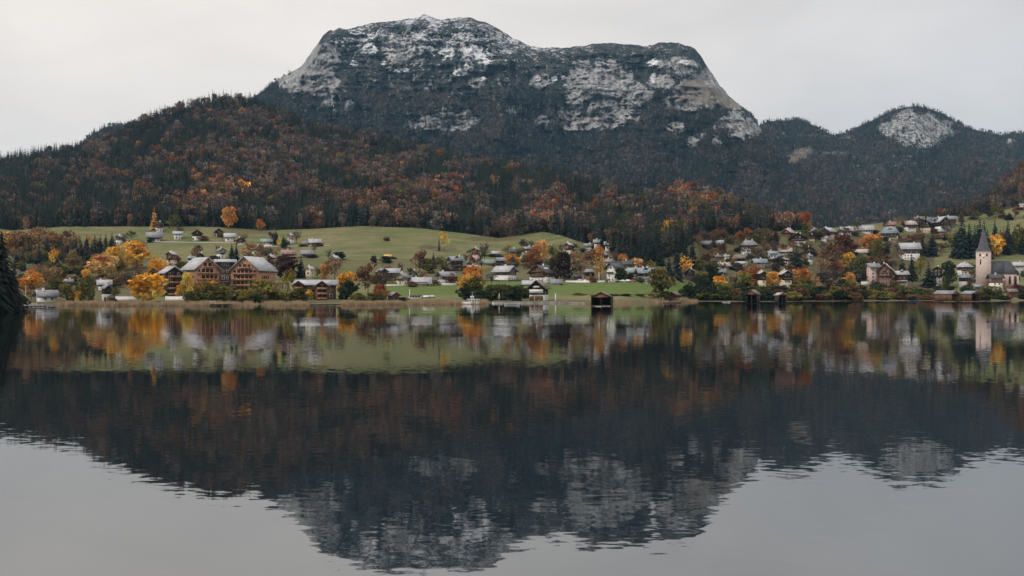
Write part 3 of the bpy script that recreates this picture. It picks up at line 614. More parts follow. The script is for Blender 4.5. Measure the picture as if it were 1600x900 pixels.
P, u, v, tot = hill.scatter(30000, lambda u, v: np.clip(.55 + 1.2 * fbm(u / 30, v / 20, 14, 3), .4, 1) + .8 * (v > g_vt(u) - 8))
ncr = 150; cu = rng.uniform(-60, 470, ncr); cp = []
for x in cu:                                                       # single tall spruces standing up along the crest
    j = int((x - hill.u[0]) / 3); i = hill.P.shape[0] - 1 - rng.integers(0, 5); cp.append(hill.P[i, j] * (1 - (f_ := rng.random())) + hill.P[i, j + 1] * f_)
P = np.concatenate([P, np.array(cp)]); v = np.concatenate([v, hill_c(cu)]); u = np.concatenate([u, cu])
conif, tint = hill_trees(u, v); conif[-ncr:] |= rng.random(ncr) < .8; tint[-ncr:] = np.where(conif[-ncr:, None], PAL['spruce'] * rng.uniform(.6, 1.3, (ncr, 1)), tint[-ncr:]); size = sizes(conif, (13, 30), (9, 21)); size[-ncr:] *= rng.uniform(.55, 1.05, (ncr, 1)); size[-ncr:, :2] *= 1.15
order = np.argsort(P[:, 1] - g_dt(u) + rng.uniform(0, 25, len(u))); vis = (u > -20) & (u < 1250)
NEAR_S, NEAR_B = 115, 95
own = np.zeros(len(u), bool)
ks = [i for i in order if conif[i] and vis[i]][:NEAR_S]; kb = [i for i in order if not conif[i] and vis[i]][:NEAR_B]
for i in ks:
    plant(P[i], size[i, 2], size[i, 0], 'spruce', tuple(tint[i]), "dark green spruce in the front row of the forest above the meadow", "spruces in the front row of the forest", 0.02)
for i in kb:
    bare = random.random() < .35
    plant(P[i], size[i, 2], size[i, 0], 'bare' if bare else 'round', tuple(tint[i]), ("thin leafless tree" if bare else "leafy autumn coloured tree") + " in the front row of the forest above the meadow", "autumn trees in the front row of the forest", 0.02)
own[ks] = True; own[kb] = True; k = ~own
forest("forest", P[k], kinds(conif)[k], size[k], tint[k], "dense mixed forest of dark spruces and rust brown beeches on the hill")
P, u, v, tot = rhill.scatter(7000, lambda u, v: .6 + 0 * u)
conif = rng.random(len(u)) > np.where(v > g_vt(u) - 18, .35, .75); one = np.ones(len(u))
tint = np.where(conif[:, None], blend([('spruce', one)]), blend([('fbrown', one), ('frust', .5 * one), ('fgrey', .6 * one), ('olive', .15 * one), ('purple', .4 * one)])) * rng.uniform(.7, 1.2, (len(u), 1))
forest("forest", P, kinds(conif, .5), sizes(conif, (16, 25), (11, 17)), tint, "brown autumn wood on the slope at the right edge above the church meadow")
def at_grid(s, arr, u, v):
    j = np.clip(((u - s.u[0]) / (s.u[1] - s.u[0])).astype(int), 0, len(s.u) - 1); t = np.clip((s.V[0, j] - v) / np.maximum(s.V[0, j] - s.V[-1, j], 1e-3), 0, 1)
    return arr[np.clip((t * (len(s.t) - 1)).astype(int), 0, len(s.t) - 1), j]
tl = poly([(-300, 0), (440, 60), (480, 118), (520, 150), (560, 112), (650, 122), (720, 130), (800, 118), (950, 110), (1010, 105), (1070, 125), (1120, 150), (1160, 160), (1200, 150), (1420, 150)])
def mdens(u, v):
    bare_ = np.maximum(np.maximum(rock, tan), snowp); b = at_grid(mount, bare_, u.ravel(), v.ravel()).reshape(u.shape)
    up = np.clip((v - tl(u)) / 22 + 1.2 * (fbm(u / 18, v / 14, 33, 3) - .5), 0, 1)
    return np.clip(up, 0.0, 1) * np.clip(1 - b * 1.6, .03, 1) * (v < hill_sil(u) + 60)
P, u, v, tot = mount.scatter(42000, mdens)
warm = .28 + 1.6 * (fbm(u / 45, v / 26, 71, 4) - .5) + spots(u, v, [(620, 150, 90, 14, .35), (700, 165, 70, 14, .3), (1000, 180, 60, 30, .35), (1020, 230, 120, 30, .2), (1150, 270, 80, 50, .25), (820, 205, 40, 12, .2), (1225, 220, 30, 40, .35)])
conif = rng.random(len(u)) > np.clip(warm, .05, .85); one = np.ones(len(u))
tint = np.where(conif[:, None], blend([('spruce', one), ('pine', one)]), blend([('purple', one), ('fgrey', one), ('fbrown', .6 * one)])) * rng.uniform(.5, 1.5, (len(u), 1))
sz = sizes(conif, (14, 26), (9, 15)); hi = np.clip((v - tl(u)) / 40, .45, 1); sz = sz * hi[:, None]
forest("forest", P, kinds(conif, .6), sz, tint, "dark blue green spruce forest on the flanks of the snow dusted mountain")
def fdens(u, v):
    b = at_grid(fhill, np.maximum(frock * .95, ftan), u.ravel(), v.ravel()).reshape(u.shape); return np.clip(1 - 1.5 * b, .10, 1) * (v < g_vt(u) + 8)
P, u, v, tot = fhill.scatter(36000, fdens)
warm = .3 + 1.8 * (fbm(u / 40, v / 26, 77, 4) - .5) + spots(u, v, [(1250, 300, 120, 40, .3), (1360, 320, 120, 20, .3), (1290, 245, 60, 10, .2)])
conif = rng.random(len(u)) > np.clip(warm, .05, .85); one = np.ones(len(u))
tint = np.where(conif[:, None], blend([('spruce', one), ('pine', one)]), blend([('purple', one), ('fgrey', one), ('fbrown', .6 * one)])) * rng.uniform(.5, 1.5, (len(u), 1))
forest("forest", P, kinds(conif, .6), sizes(conif, (15, 28), (10, 16)), tint, "hazy blue green forest on the distant hills right of the mountain")
# ------------------------------------------------------------------ buildings
M = {
 'white': mat("white_render", (.70, .68, .65), .9, .08, .5), 'cream': mat("cream_render", (.62, .54, .38), .9, .1, .5), 'pink': mat("pinkish_render", (.58, .42, .37), .9, .14, .7),
 'greyw': mat("grey_render", (.42, .40, .38), .9, .15, .6), 'timber': planks("brown_boards", (.15, .075, .04)), 'dark': planks("dark_boards", (.045, .033, .027)), 'red': planks("red_brown_boards", (.20, .07, .045)),
 'larch': planks("larch_cladding", (.35, .185, .11), .5), 'grey': planks("weathered_boards", (.14, .12, .11)),
 'r_light': mat("pale_roof", (.34, .34, .36), .6, .22, .35), 'r_mid': mat("grey_roof", (.20, .20, .215), .7, .28, .4), 'r_dark': mat("slate_roof", (.06, .062, .07), .7, .3, .5),
 'r_blue': mat("blue_grey_roof", (.19, .225, .255), .6, .25, .4), 'r_brown': mat("shingle_roof", (.17, .135, .115), .85, .35, .6), 'r_red': mat("reddish_roof", (.27, .16, .15), .85, .25, .5), 'r_green': mat("greenish_roof", (.20, .25, .23), .7, .25, .5), 'r_pink': mat("pale_pinkish_roof", (.40, .34, .32), .8, .25, .5),
 'glass': mat("window_glass", (.02, .022, .025), .15, .2, 1), 'frame': mat("window_frame", (.70, .68, .64), .7, .1, 1), 'wframe': mat("brown_window_frame", (.12, .06, .035), .7, .2, 1), 'chim': mat("chimney_render", (.66, .64, .61), .9, .12, 1), 'door': planks("door_boards", (.10, .055, .035)), 'rail': planks("balcony_boards", (.13, .07, .042), .3),
 'stone': mat("pier_stone", (.50, .47, .44), .95, .3, .8), 'tower': mat("pink_tower_stone", (.52, .41, .37), .95, .22, .8), 'metal': mat("grey_metal", (.3, .3, .31), .4, .2, 2, .6), 'paintw': mat("white_paint", (.80, .80, .79), .4, .06, 2),
 'plank': planks("jetty_boards", (.22, .19, .16), .3, False), 'blueb': mat("blue_paint", (.10, .20, .30), .5, .15, 2), 'pinkc': mat("pink_canvas", (.62, .36, .36), .9, .12, 2), 'canvas': mat("beige_canvas", (.62, .55, .42), .9, .12, 2), 'redp': mat("red_car_paint", (.42, .04, .03), .3, .1, 2), 'silver': mat("silver_car_paint", (.5, .51, .53), .3, .06, 2), 'blackp': mat("dark_car_paint", (.04, .042, .05), .3, .1, 2), 'rubber': mat("tyre_rubber", (.02, .02, .02), .9, .1, 2), 'asph': mat("asphalt", (.06, .06, .06), .95, .25, .3), 'clock': mat("clock_face", (.75, .72, .62), .6, .05, 2), 'yel': mat("yellow_boards", (.55, .36, .10), .8, .15, 1)}
def window(parent, c, n, w, h, frame='frame', name='window', panes=2):
    """a framed window on a wall: c centre, n outward normal (2D)"""
    nx, ny = n; tx, ty = -ny, nx; mb = MB(); cx, cy_, cz = c
    def bx(a0, a1, z0, z1, d0, d1, m):
        P = lambda a, d, z: (cx + tx * a + nx * d, cy_ + ty * a + ny * d, cz + z)
        mb.add([P(a0, d0, z0), P(a1, d0, z0), P(a1, d1, z0), P(a0, d1, z0), P(a0, d0, z1), P(a1, d0, z1), P(a1, d1, z1), P(a0, d1, z1)],
               [(0, 3, 2, 1), (4, 5, 6, 7), (0, 1, 5, 4), (1, 2, 6, 5), (2, 3, 7, 6), (3, 0, 4, 7)], m)
    t = min(.14, w * .1)
    bx(-w / 2, w / 2, -h / 2, -h / 2 + t, -.05, .07, 0); bx(-w / 2, w / 2, h / 2 - t, h / 2, -.05, .07, 0)
    bx(-w / 2, -w / 2 + t, -h / 2 + t, h / 2 - t, -.05, .07, 0); bx(w / 2 - t, w / 2, -h / 2 + t, h / 2 - t, -.05, .07, 0)
    if panes == 2: bx(-t * .3, t * .3, -h / 2 + t, h / 2 - t, -.05, .06, 0)
    bx(-w / 2 + t, w / 2 - t, -h / 2 + t, h / 2 - t, -.05, .03, 1)
    return mb.build(name, [M[frame], M['glass']], parent)
_wn = 0
def house(u, v, w, h, rot, roofc, low, up, label, balm='rail', name='chalet', cat='house', ratio=1.3, pitch=None, chim=1, wins=True, balc=None, hip=0.0, group=None, over=None, dorm=0, storey=None, open_front=False):
    """a gabled alpine house; rot = 0 eaves to the lake, 90 gable to the lake; w, h its size in the photograph at its place"""
    global DIM
    c = G(u, v); k = c.y / F; va = math.atan2(c.x, c.y); W = w * k * math.cos(va); H = h * k; a = math.radians(rot); r = random.Random(int(u * 31 + v * 7))
    ov = over if over is not None else min(1.9, W * .125)
    if up is None and low in ('white', 'cream') and H > 4.5 and name == 'chalet' and 'white gable' not in label and 'farmhouse' not in label and r.random() < .45: up = r.choice(['timber', 'dark', 'grey'])
    ca, sa = abs(math.cos(a)), abs(math.sin(a)); Sp = (W - 2 * ov * (ca + sa)) / (ratio * ca + sa); L = Sp * ratio
    pt = math.radians(pitch or r.uniform(33, 41)); rise = (Sp / 2) * math.tan(pt)
    if rise > H * .58: rise = H * .58; pt = math.atan2(rise, Sp / 2)
    eave = H - rise; o = thing(name, label, cat, (c.x + Sp * .3 * math.sin(va), c.y + Sp * .3, c.z), a - va, group)
    DIM = (L, Sp, H, eave)
    x0, x1, y0, y1 = -L / 2, L / 2, -Sp / 2, Sp / 2; base = -1.6 - .16 * Sp
    st = storey or (eave * .5 if up else eave); st = min(st, eave - .05)
    th = .16; cut = .02
    wl = MB().box(x0, x1, y0, y1, base, st if up else eave - cut)
    if not up: gable = None
    low_o = wl.build("wall", M[low], o)
    um = M[up or low]
    z0 = st if up else eave - cut; e = .04 if up else -.003
    g = MB(); hx = hip * L * .3
    g.add([(x0 - e, y0 - e, z0), (x1 + e, y0 - e, z0), (x1 + e, y1 + e, z0), (x0 - e, y1 + e, z0), (x0 - e, y0 - e, eave - cut), (x1 + e, y0 - e, eave - cut), (x1 + e, y1 + e, eave - cut), (x0 - e, y1 + e, eave - cut), (x0 - e + hx, 0, H - th - .05), (x1 + e - hx, 0, H - th - .05)],
          [(0, 3, 2, 1), (0, 1, 5, 4), (2, 3, 7, 6), (1, 2, 6, 9, 5) if not hip else (1, 2, 6, 5), (3, 0, 4, 8, 7) if not hip else (3, 0, 4, 7), (4, 5, 9, 8), (6, 7, 8, 9)] + ([(5, 6, 9), (7, 4, 8)] if hip else []))
    up_o = g.build("upper_wall", um, o)
    # roof: two thick planes, half hipped when asked
    tn = math.tan(pt); rz = lambda y: H - abs(y) * tn; X0, X1, Y = x0 - ov, x1 + ov, Sp / 2 + ov
    rb = MB(); hx2 = (hip * L * .3 + ov) if hip else 0
    for s in (-1, 1):
        rb.slab([(X0, s * Y, rz(Y)), (X1, s * Y, rz(Y)), (X1 - hx2, 0, H), (X0 + hx2, 0, H)], th)
    if hip:
        for X, d in ((X0, 1), (X1, -1)):
            rb.slab([(X, -Y, rz(Y)), (X, Y, rz(Y)), (X + d * hx2, .01, H), (X + d * hx2, -.01, H)], th * .8)
    roof_o = rb.build("roof", M[roofc], o)
    for i in range(chim):
        cx = r.uniform(-.32, .32) * L if chim == 1 else (-.2 + .4 * i) * L; cy_ = r.uniform(.05, .18) * Sp * r.choice((-1, 1)); zt = H + .9
        cb = MB().box(cx - .45, cx + .45, cy_ - .4, cy_ + .4, rz(cy_) - .7, zt).box(cx - .55, cx + .55, cy_ - .5, cy_ + .5, zt, zt + .18)
        cb.build("chimney", M['chim'], roof_o)
    fz = [z for z in np.arange(1.5, H - 1.3, 2.7)]
    faces = [((x0, -1, 0), 'g'), ((x1, 1, 0), 'g'), ((0, 0, -1), 'e')]
    if wins:
        for (xx, nx, ny), t in faces:
            if -(math.sin(a) * nx + math.cos(a) * ny) > -.1 and t == 'g' or t == 'e': pass
            wy = math.sin(a) * nx + math.cos(a) * ny
            if wy > -.15: continue                                   # that wall looks away from the lake
            span = Sp if t == 'g' else L
            for z in fz:
                avail = span * .8 if z < eave - .8 else (span * .8 * (H - z - .9) / max(rise, .1) if t == 'g' else 0)
                n = int(avail / 2.6)
                if n < 1: continue
                for i in range(n):
                    q = (i + .5) / n * avail - avail / 2
                    off = .04 if (up and z > st) else 0
                    cpos = (xx + nx * off, q, z) if t == 'g' else (q, y0 - off, z)
                    if r.random() < .12: continue
                    window(low_o if z < st or not up else up_o, cpos, (nx, ny), 1.25, 1.5, 'frame' if r.random() < .8 else 'wframe')
        # a door at ground level beside the first windows
        dw = MB(); side = -1 if math.sin(a) > .3 else (1 if math.sin(a) < -.3 else 0)
        if side: dw.box(x0 - .07, x0 + .05, Sp * .36, Sp * .36 + 1.1, -.4, 2.0)
        else: dw.box(L * .40, L * .40 + 1.1, y0 - .07, y0 + .05, -.4, 2.0)
        dw.build("door", M['door'], o)
    if balc is None and name == 'chalet' and W > 9.5 and 50 <= rot <= 130: balc = [.58]
    if name == 'chalet' and rot < 50 and W > 13 and r.random() < .5:
        zz = min(eave * .55, 3.6); MB().box(-L * .42, L * .42, y0 - 1.15, y0 - .06, zz - .15, zz).box(-L * .42, L * .42, y0 - 1.22, y0 - 1.1, zz, zz + .95).build('balcony', M['rail'], o)
    if balc and W > 8:
        for z in balc:
            zz = eave * z; bb = MB()
            bb.box(x0 - 1.15, x0 - .06, -Sp * .44, Sp * .44, zz - .15, zz).box(x0 - 1.22, x0 - 1.1, -Sp * .44, Sp * .44, zz, zz + .95)
            bb.build("balcony", M[balm], o)
    for i in range(dorm):
        dx = (-.25 + .5 * i) * L if dorm > 1 else 0; y = -Sp * .3; z = rz(y); d = MB(); ww = min(2.2, L * .13)
        d.add([(dx - ww, y, z - .3), (dx + ww, y, z - .3), (dx + ww, y, z + .7), (dx, y, z + 1.7), (dx - ww, y, z + .7), (dx - ww, -.02 * Sp, z + .7), (dx + ww, -.02 * Sp, z + .7), (dx, -.02 * Sp, z + 1.7)],
              [(0, 1, 2, 3, 4), (4, 3, 7, 5), (3, 2, 6, 7), (0, 4, 5), (1, 6, 2)], 0)
        do = d.build("dormer", M[up or low], roof_o)
        s2 = MB().slab([(dx - ww - .3, y - .4, z + .62), (dx - ww - .3, 0, z + .62), (dx, 0, z + 1.85), (dx, y - .4, z + 1.85)], .12).slab([(dx + ww + .3, y - .4, z + .62), (dx + ww + .3, 0, z + .62), (dx, 0, z + 1.85), (dx, y - .4, z + 1.85)], .12)
        s2.build("dormer_roof", M[roofc], roof_o)
    return o

HOUSES = '''
185.5|382|14|15|65|r_light|white||white house with pale roof beside two dark spruces at the left end of the meadow
201|378|14|5|0|r_brown|timber||low brown shed right of the white house at the left end of the meadow
241|377.5|28|15|0|r_mid|white|dark|long farmhouse with grey roof and white ground floor under the small balconied chalet
248.5|362|15|16|90|r_light|white|timber|tall narrow chalet with balconies, topmost on the meadow below the forest edge
278|374|17|13|0|r_light|white||white house with pale roof between the grey farmhouse and the dark barn on the meadow
308|375|20|16|90|dark|white|dark|dark brown gabled barn with white base in the middle of the meadow row
342|369|18|12|90|r_dark|white|dark|white gabled house with dark gable, upper left of a pale roofed barn
359|377|20|13|0|r_light|white|greyw|pale grey roofed barn directly right of the white house with dark gable
376|382|18|11|90|r_dark|white|dark|small dark gabled house with white base, last of the upper meadow row
416|381|19|8|0|r_green|white|grey|low house with greenish grey roof left of the dark spruce on the meadow
454|381|15|16|60|r_light|white|pink|pinkish gabled house with pale roof beside a bare tree on the meadow
492|382|21|9|0|r_light|greyw||long low pale roofed building at the right end of the meadow row
477.5|382|11|5|0|r_mid|white||small low annexe left of the long low pale building
480|402|22|11|0|r_mid|grey|dark|dark weathered hay barn standing alone on the green slope
451|404|25|14|0|r_red|white||house with faded red roof behind the dark red beech
424|410|17|12|60|r_pink|greyw|timber|small brown house behind the hotel beside the faded red roof
345|404|20|17|110|r_mid|white|greyw|grey gabled house behind the gap of the hotel roofs
268|416|24|23|60|r_light|pink|red|red brown timber house with pale roof behind the left hotel wing
299|411|14|11|0|r_blue|white|dark|blue grey roofed house right behind the hotel's left gable
313|405|14|10|90|r_dark|greyw|dark|dark gabled house peeping over the hotel roof
401|397|24|14|115|r_pink|greyw|timber|tan roofed house among the pale trees above the hotel
418|391|14|9|0|r_pink|white||small tan house right of the tan roofed house above the hotel
523|412|21|13|60|r_light|white|pink|pink and white house with pale roof in front of a dark bush on the meadow
484|436|21|20|60|r_pink|cream||cream house with weathered roof behind the lakeside timber inn
72|471|48|18|20|r_mid|white|greyw|wide white house with broad grey roof by the left boat landing
163|453|25|16|0|r_light|white||white roofed house half hidden above the white wall at left
166|470|22|25|115|r_mid|greyw|dark|grey gabled house behind the white wall at the left shore
174|470|14|10|90|r_green|greyw||small greenish boat shed beside the white lakeside wall
107|445|17|9|0|r_mid|greyw||low grey roof above the olive trees at the left shore
597|433|24|14|115|r_mid|greyw|grey|grey roofed house left of a long white roofed barn
614|432|24|13|0|r_light|dark||long barn with white roof and dark wall above the lower lawn
629|446|30|20|65|r_mid|cream|greyw|grey roofed house with pale gable above the white wall of the lower lawn
657|446|36|13|0|r_light|cream||long cream house with pale roof behind the white wall
646|433|16|11|90|r_mid|white|grey|small grey house behind the long cream house
697|444|38|20|30|r_mid|greyw|timber|brown gabled house with broad grey roof behind the white posts
615|470|26|14|115|r_mid|timber||brown boathouse hut with grey roof on the reedy shore
712|423|32|23|25|r_mid|dark|dark|dark timber house with grey roof and a big front gable
733|418|10|10|0|r_blue|dark||little grey annexe at the right of the dark timber house
744|407|16|20|65|r_blue|pink|red|red walled house with blue grey roof among bare trees
740|423|22|9|0|r_light|white||low white house in front of the dark timber house
775|400|14|8|0|r_light|dark||dark flat roofed hay shed alone on the upper meadow
763|413|22|8|0|r_green|timber||low building with greenish roof left of the grey roofed stable
785|412|20|10|0|r_mid|dark||grey roofed stable above the big white guesthouse
805|402|23|14|150|r_dark|timber|dark|house with large dark slate roof above the rust coloured tree
824|396|14|11|0|r_mid|greyw|timber|small grey roofed house right of the large dark slate roof
816|407|9|10|90|r_green|white||tiny white gabled house below the large dark slate roof
889|400|19|21|60|r_light|white|timber|tall timber house with pale roof at the right end of the meadow slope
862|396|12|14|60|r_light|white|greyw|pale grey house behind the olive and orange trees
919|392|14|12|0|r_mid|white|greyw|house with lavender grey roof at the meadow's right corner
934|385|15|11|0|r_green|white|grey|teal roofed house at the foot of the dark forest
952|389|17|12|0|r_light|white|grey|pale roofed house right of the teal roofed house
946|408|12|14|90|r_light|white||narrow white house with rounded gable among orange trees
953|417|17|13|0|r_mid|greyw||grey roofed house behind the tall white gable
921|439|22|19|20|r_mid|timber|dark|brown kiosk with grey shingled roof on the street above the lawn
902|438|14|10|0|r_dark|dark||dark open carport left of the brown kiosk
981|428|19|21|0|r_dark|greyw|grey|dark slate roofed house right of the tall white house
991|434|23|16|0|r_green|white||white house with greenish roof between slate roof and white chimneys
1008|440|36|22|15|r_blue|greyw|dark|house with blue grey roof, dark front gable and two white chimneys
1053|471|25|15.5|65|r_brown|timber|red|brown wooden hut on the shore right of the big olive tree
1078|438|20|19|90|r_light|dark|dark|dark gabled house with pale roof beside the green at the forest corner
1104|389|24|13|155|r_mid|dark|grey|barn with grey roof and dark gable at the left of the right village
1124|384|15|9|0|r_light|white||small white house touching the grey roofed barn
1170.5|391|31|16|0|r_mid|greyw|red|hipped grey roofed house with two white chimneys on the village rise
1121|414|17|16|30|r_brown|cream||house with brown roof left of the small white roof
1136|407|10|9|0|r_light|white||tiny house with bright white roof
1158|415|30|18|155|r_brown|white|dark|large house with grey brown roof and dark upper floor
1166|403|15|10|0|r_green|greyw|dark|grey green roof just behind the large grey brown roof
1187|419|29|15|15|r_blue|greyw||teal grey roofed house behind the rust orange tree
1130|420|27|10|20|r_pink|white|timber|low house with pinkish roof below the brown roofed house
1125|429|21|9|0|r_mid|white||white walled cottage above the orange bushes
1190|450|21|27|120|r_pink|cream|dark|cream house with dark gable left of the yellow lakeside tree
1227|449|30|27|112|r_pink|cream|dark|cream house with large dark gable above two boathouses
1207|408|22|16|20|r_blue|white||white house with blue grey roof and many windows
1218|407|15|10|0|r_blue|dark||dark house with blue grey roof right of the white windowed house
1227|397|23|10|0|r_pink|greyw||long pinkish brown roof under the big dark gable
1226|413|17|11|60|r_pink|white|timber|brown and white house left of the biggest spruce
1232|369|27|12|65|r_pink|red|red|brown red house with two pale chimneys at the village top
1247|382|31|18|90|r_dark|white|dark|big house with dark gable and rows of white windows
1267|375|16|9|90|r_dark|cream|dark|small cream house with dark gable below the orange larch
1271|369|25|12|120|r_light|white||white gabled house right under the orange larch
1266|398|19|13|90|r_dark|dark|dark|dark gabled house right of the biggest spruce
1264|413|17|16|60|r_mid|white|greyw|white house with grey roof below the dark gabled house
1294|373|29|18|60|r_light|pink|timber|brown gabled house with snowy pale roof on the skyline row
1288|377|13|8|0|r_light|white||small white house below the brown gabled skyline house
1323|366|24|12|10|r_light|greyw|dark|pale roofed dark house above the dark red trees
1314|370|9|8|90|r_light|white||tiny white gabled house at the edge of the dark red trees
1352|364|29|12|0|r_light|white|dark|house with long pale roof and dark walls alone on the skyline
1347|397|22|8|0|r_pink|cream||low tan walled house below the orange tree
1326|431|14|15|60|r_brown|greyw|timber|little brown gabled house beside the gold tree
1364|446|30|35|30|r_mid|pink||large grey roofed house with pinkish wall near the right shore
1384|448|31|37|85|r_light|timber|timber|tall brown gabled house with steep pale roof near the right shore
1408|448|30|25|20|r_light|greyw|timber|pale roofed house with small timber gable joined to the tall brown house
1391|376|31|22|0|r_blue|cream||pale yellow villa with blue grey mansard roof
1391|357|23|11|15|r_red|pink|red|brown red house behind the pale yellow villa
1421|361|29|16|30|r_pink|white|timber|brown house with white windows left of the cream gabled house
1446|363|21|20|90|r_dark|cream|dark|cream house with dark gable in the hilltop row
1437|352|17|14|0|r_brown|timber||brown house with one white chimney behind the cream gabled house
1456|351|28|12|0|r_mid|greyw||long flat grey roofed building at the hilltop
1471|363|36|25|120|r_light|white|dark|large dark timber hotel house with white windows at the hilltop
1486|353|24|16|20|r_mid|grey|timber|brown house with grey roof at the right end of the hilltop
1473|371|15|13|0|r_blue|red||low house with blue roof below the timber hotel house
1483|373|10|7|0|r_light|white||small white shed right of the low blue roof
1421|406|41|27|15|r_light|white|grey|broad grey boarded house with white base above the dark spruces
1465|447|19|31|90|r_dark|greyw|dark|dark gabled house between two dark round conifers
1507|429|33|19|20|r_light|white|red|red brown house with white hipped roof left of the church tower
1508|448|28|21|155|r_mid|greyw|dark|grey roofed barn below the white hipped roof
1530|441|21|11|0|r_mid|dark||low dark shed at the foot of the church
1527|456|20|12|25|r_mid|grey||small grey roofed shed between the barn and the boathouses
1556|452|32|24|20|r_dark|white|larch|tawny timber house with dark roof in front of the church
1594|431|24|22|0|r_light|greyw||pale roofed house right behind the church
1581|464|22|13|20|r_brown|timber||low brown hut at the right shore below the church
1597|325|9|7|0|r_light|white||lone white farmhouse high on the right meadow
606|402|13|4.5|0|yel|dark||low shed with a pale yellow roof on the meadow above the barns
'''
_opt = {"two white chimneys": dict(chim=2), "two pale chimneys": dict(chim=2), "hipped": dict(hip=.8), "mansard": dict(hip=.6, pitch=42, dorm=1), "balconies": dict(balc=[.55, .9]), "hut": dict(name="hut", cat="hut", chim=0), "barn": dict(name="barn", cat="barn", chim=0), "shed": dict(name="shed", cat="shed", chim=0, wins=False), "carport": dict(name="carport", cat="carport", chim=0, wins=False),
        "front gable": dict(dorm=1), "small timber gable": dict(dorm=1), "hay": dict(wins=False), "stable": dict(name="stable", cat="stable", chim=0), "steep": dict(pitch=44), "kiosk": dict(name="kiosk", cat="kiosk", chim=0, hip=.5), "big dark gable": dict(balc=[.5, .85]), "large dark gable": dict(balc=[.55]), "rounded": dict(hip=.25), "rows of": dict(chim=2), "boathouse": dict(name="hut", cat="hut"), "timber hotel": dict(balc=[.5, .8])}
HL = []
for ln in HOUSES.strip().splitlines():
    q = ln.split('|'); kw = {}
    for key, d in _opt.items():
        if key in q[8]: kw.update(d)
    if q[3] and float(q[3]) < 9: kw['chim'] = 0
    rf = q[5]
    HL.append((float(q[0]), float(q[1]), float(q[2]), float(q[3])))
    house(float(q[0]), float(q[1]), float(q[2]), float(q[3]), float(q[4]), rf, q[6], q[7] or None, q[8], **kw)

# ---- the three larger houses by the landing
house(789, 438, 46, 23, 145, 'r_light', 'white', None, "big white guesthouse with pale roof and dark balconied gable by the landing", ratio=1.25, dorm=1, pitch=34)
hb = house(848, 441, 52, 27, 60, 'r_dark', 'white', 'timber', "wide brown timber house with dark roof and three roof lights", ratio=1.1, balc=[.55, .95], pitch=36, chim=1)
rt = [c for c in hb.children if c.name.startswith("roof")][0]
_k = G(848, 441).y / F; _W = 52 * _k; _ov = .9; _S = (_W - 2 * _ov * (.5 + .866)) / (1.1 * .5 + .866); _H = 27 * _k; _t = math.tan(min(math.radians(36), math.atan2(.62 * _H, _S / 2)))
for i in range(3):
    y = -_S * .22; x = -_S * .22 + i * 2.2; z = _H - abs(y) * _t
    MB().slab([(x, y - .6, z - .6 * _t + .12), (x + 1.3, y - .6, z - .6 * _t + .12), (x + 1.3, y + .6, z + .6 * _t + .12), (x, y + .6, z + .6 * _t + .12)], .1).build("skylight", M['paintw'], rt)
hc = house(842, 469.5, 42, 32, 75, 'r_brown', 'white', 'dark', "lakeside chalet with dark gable, white balcony and brown ground floor at the quay", ratio=1.1, pitch=40, chim=1, storey=3.2, balc=[])
_L, _S, _H, _E = DIM
MB().box(-_L / 2 - 1.25, -_L / 2 - .06, -_S * .47, _S * .47, 4.1, 4.3).box(-_L / 2 - 1.32, -_L / 2 - 1.18, -_S * .47, _S * .47, 4.3, 6.1).build("balcony", M['white'], hc)
MB().box(-_L / 2 - .75, -_L / 2 - .06, -_S * .2, _S * .2, 7.0, 7.15).box(-_L / 2 - .82, -_L / 2 - .7, -_S * .2, _S * .2, 7.15, 8.0).build("balcony", M['white'], hc)
for q in (-.3, 0, .3): MB().box(-_L / 2 - .1, -_L / 2 + .05, _S * q - 1.1, _S * q + 1.1, .1, 2.5).build("arched_door", M['timber'], hc)
house(870, 446, 20, 10, 0, 'r_mid', 'greyw', None, "grey roofed annexe behind the lakeside chalet", chim=0)
house(829, 446, 28, 8, 0, 'r_light', 'greyw', None, "low white roofed extension between the guesthouse and the lakeside chalet", chim=0)

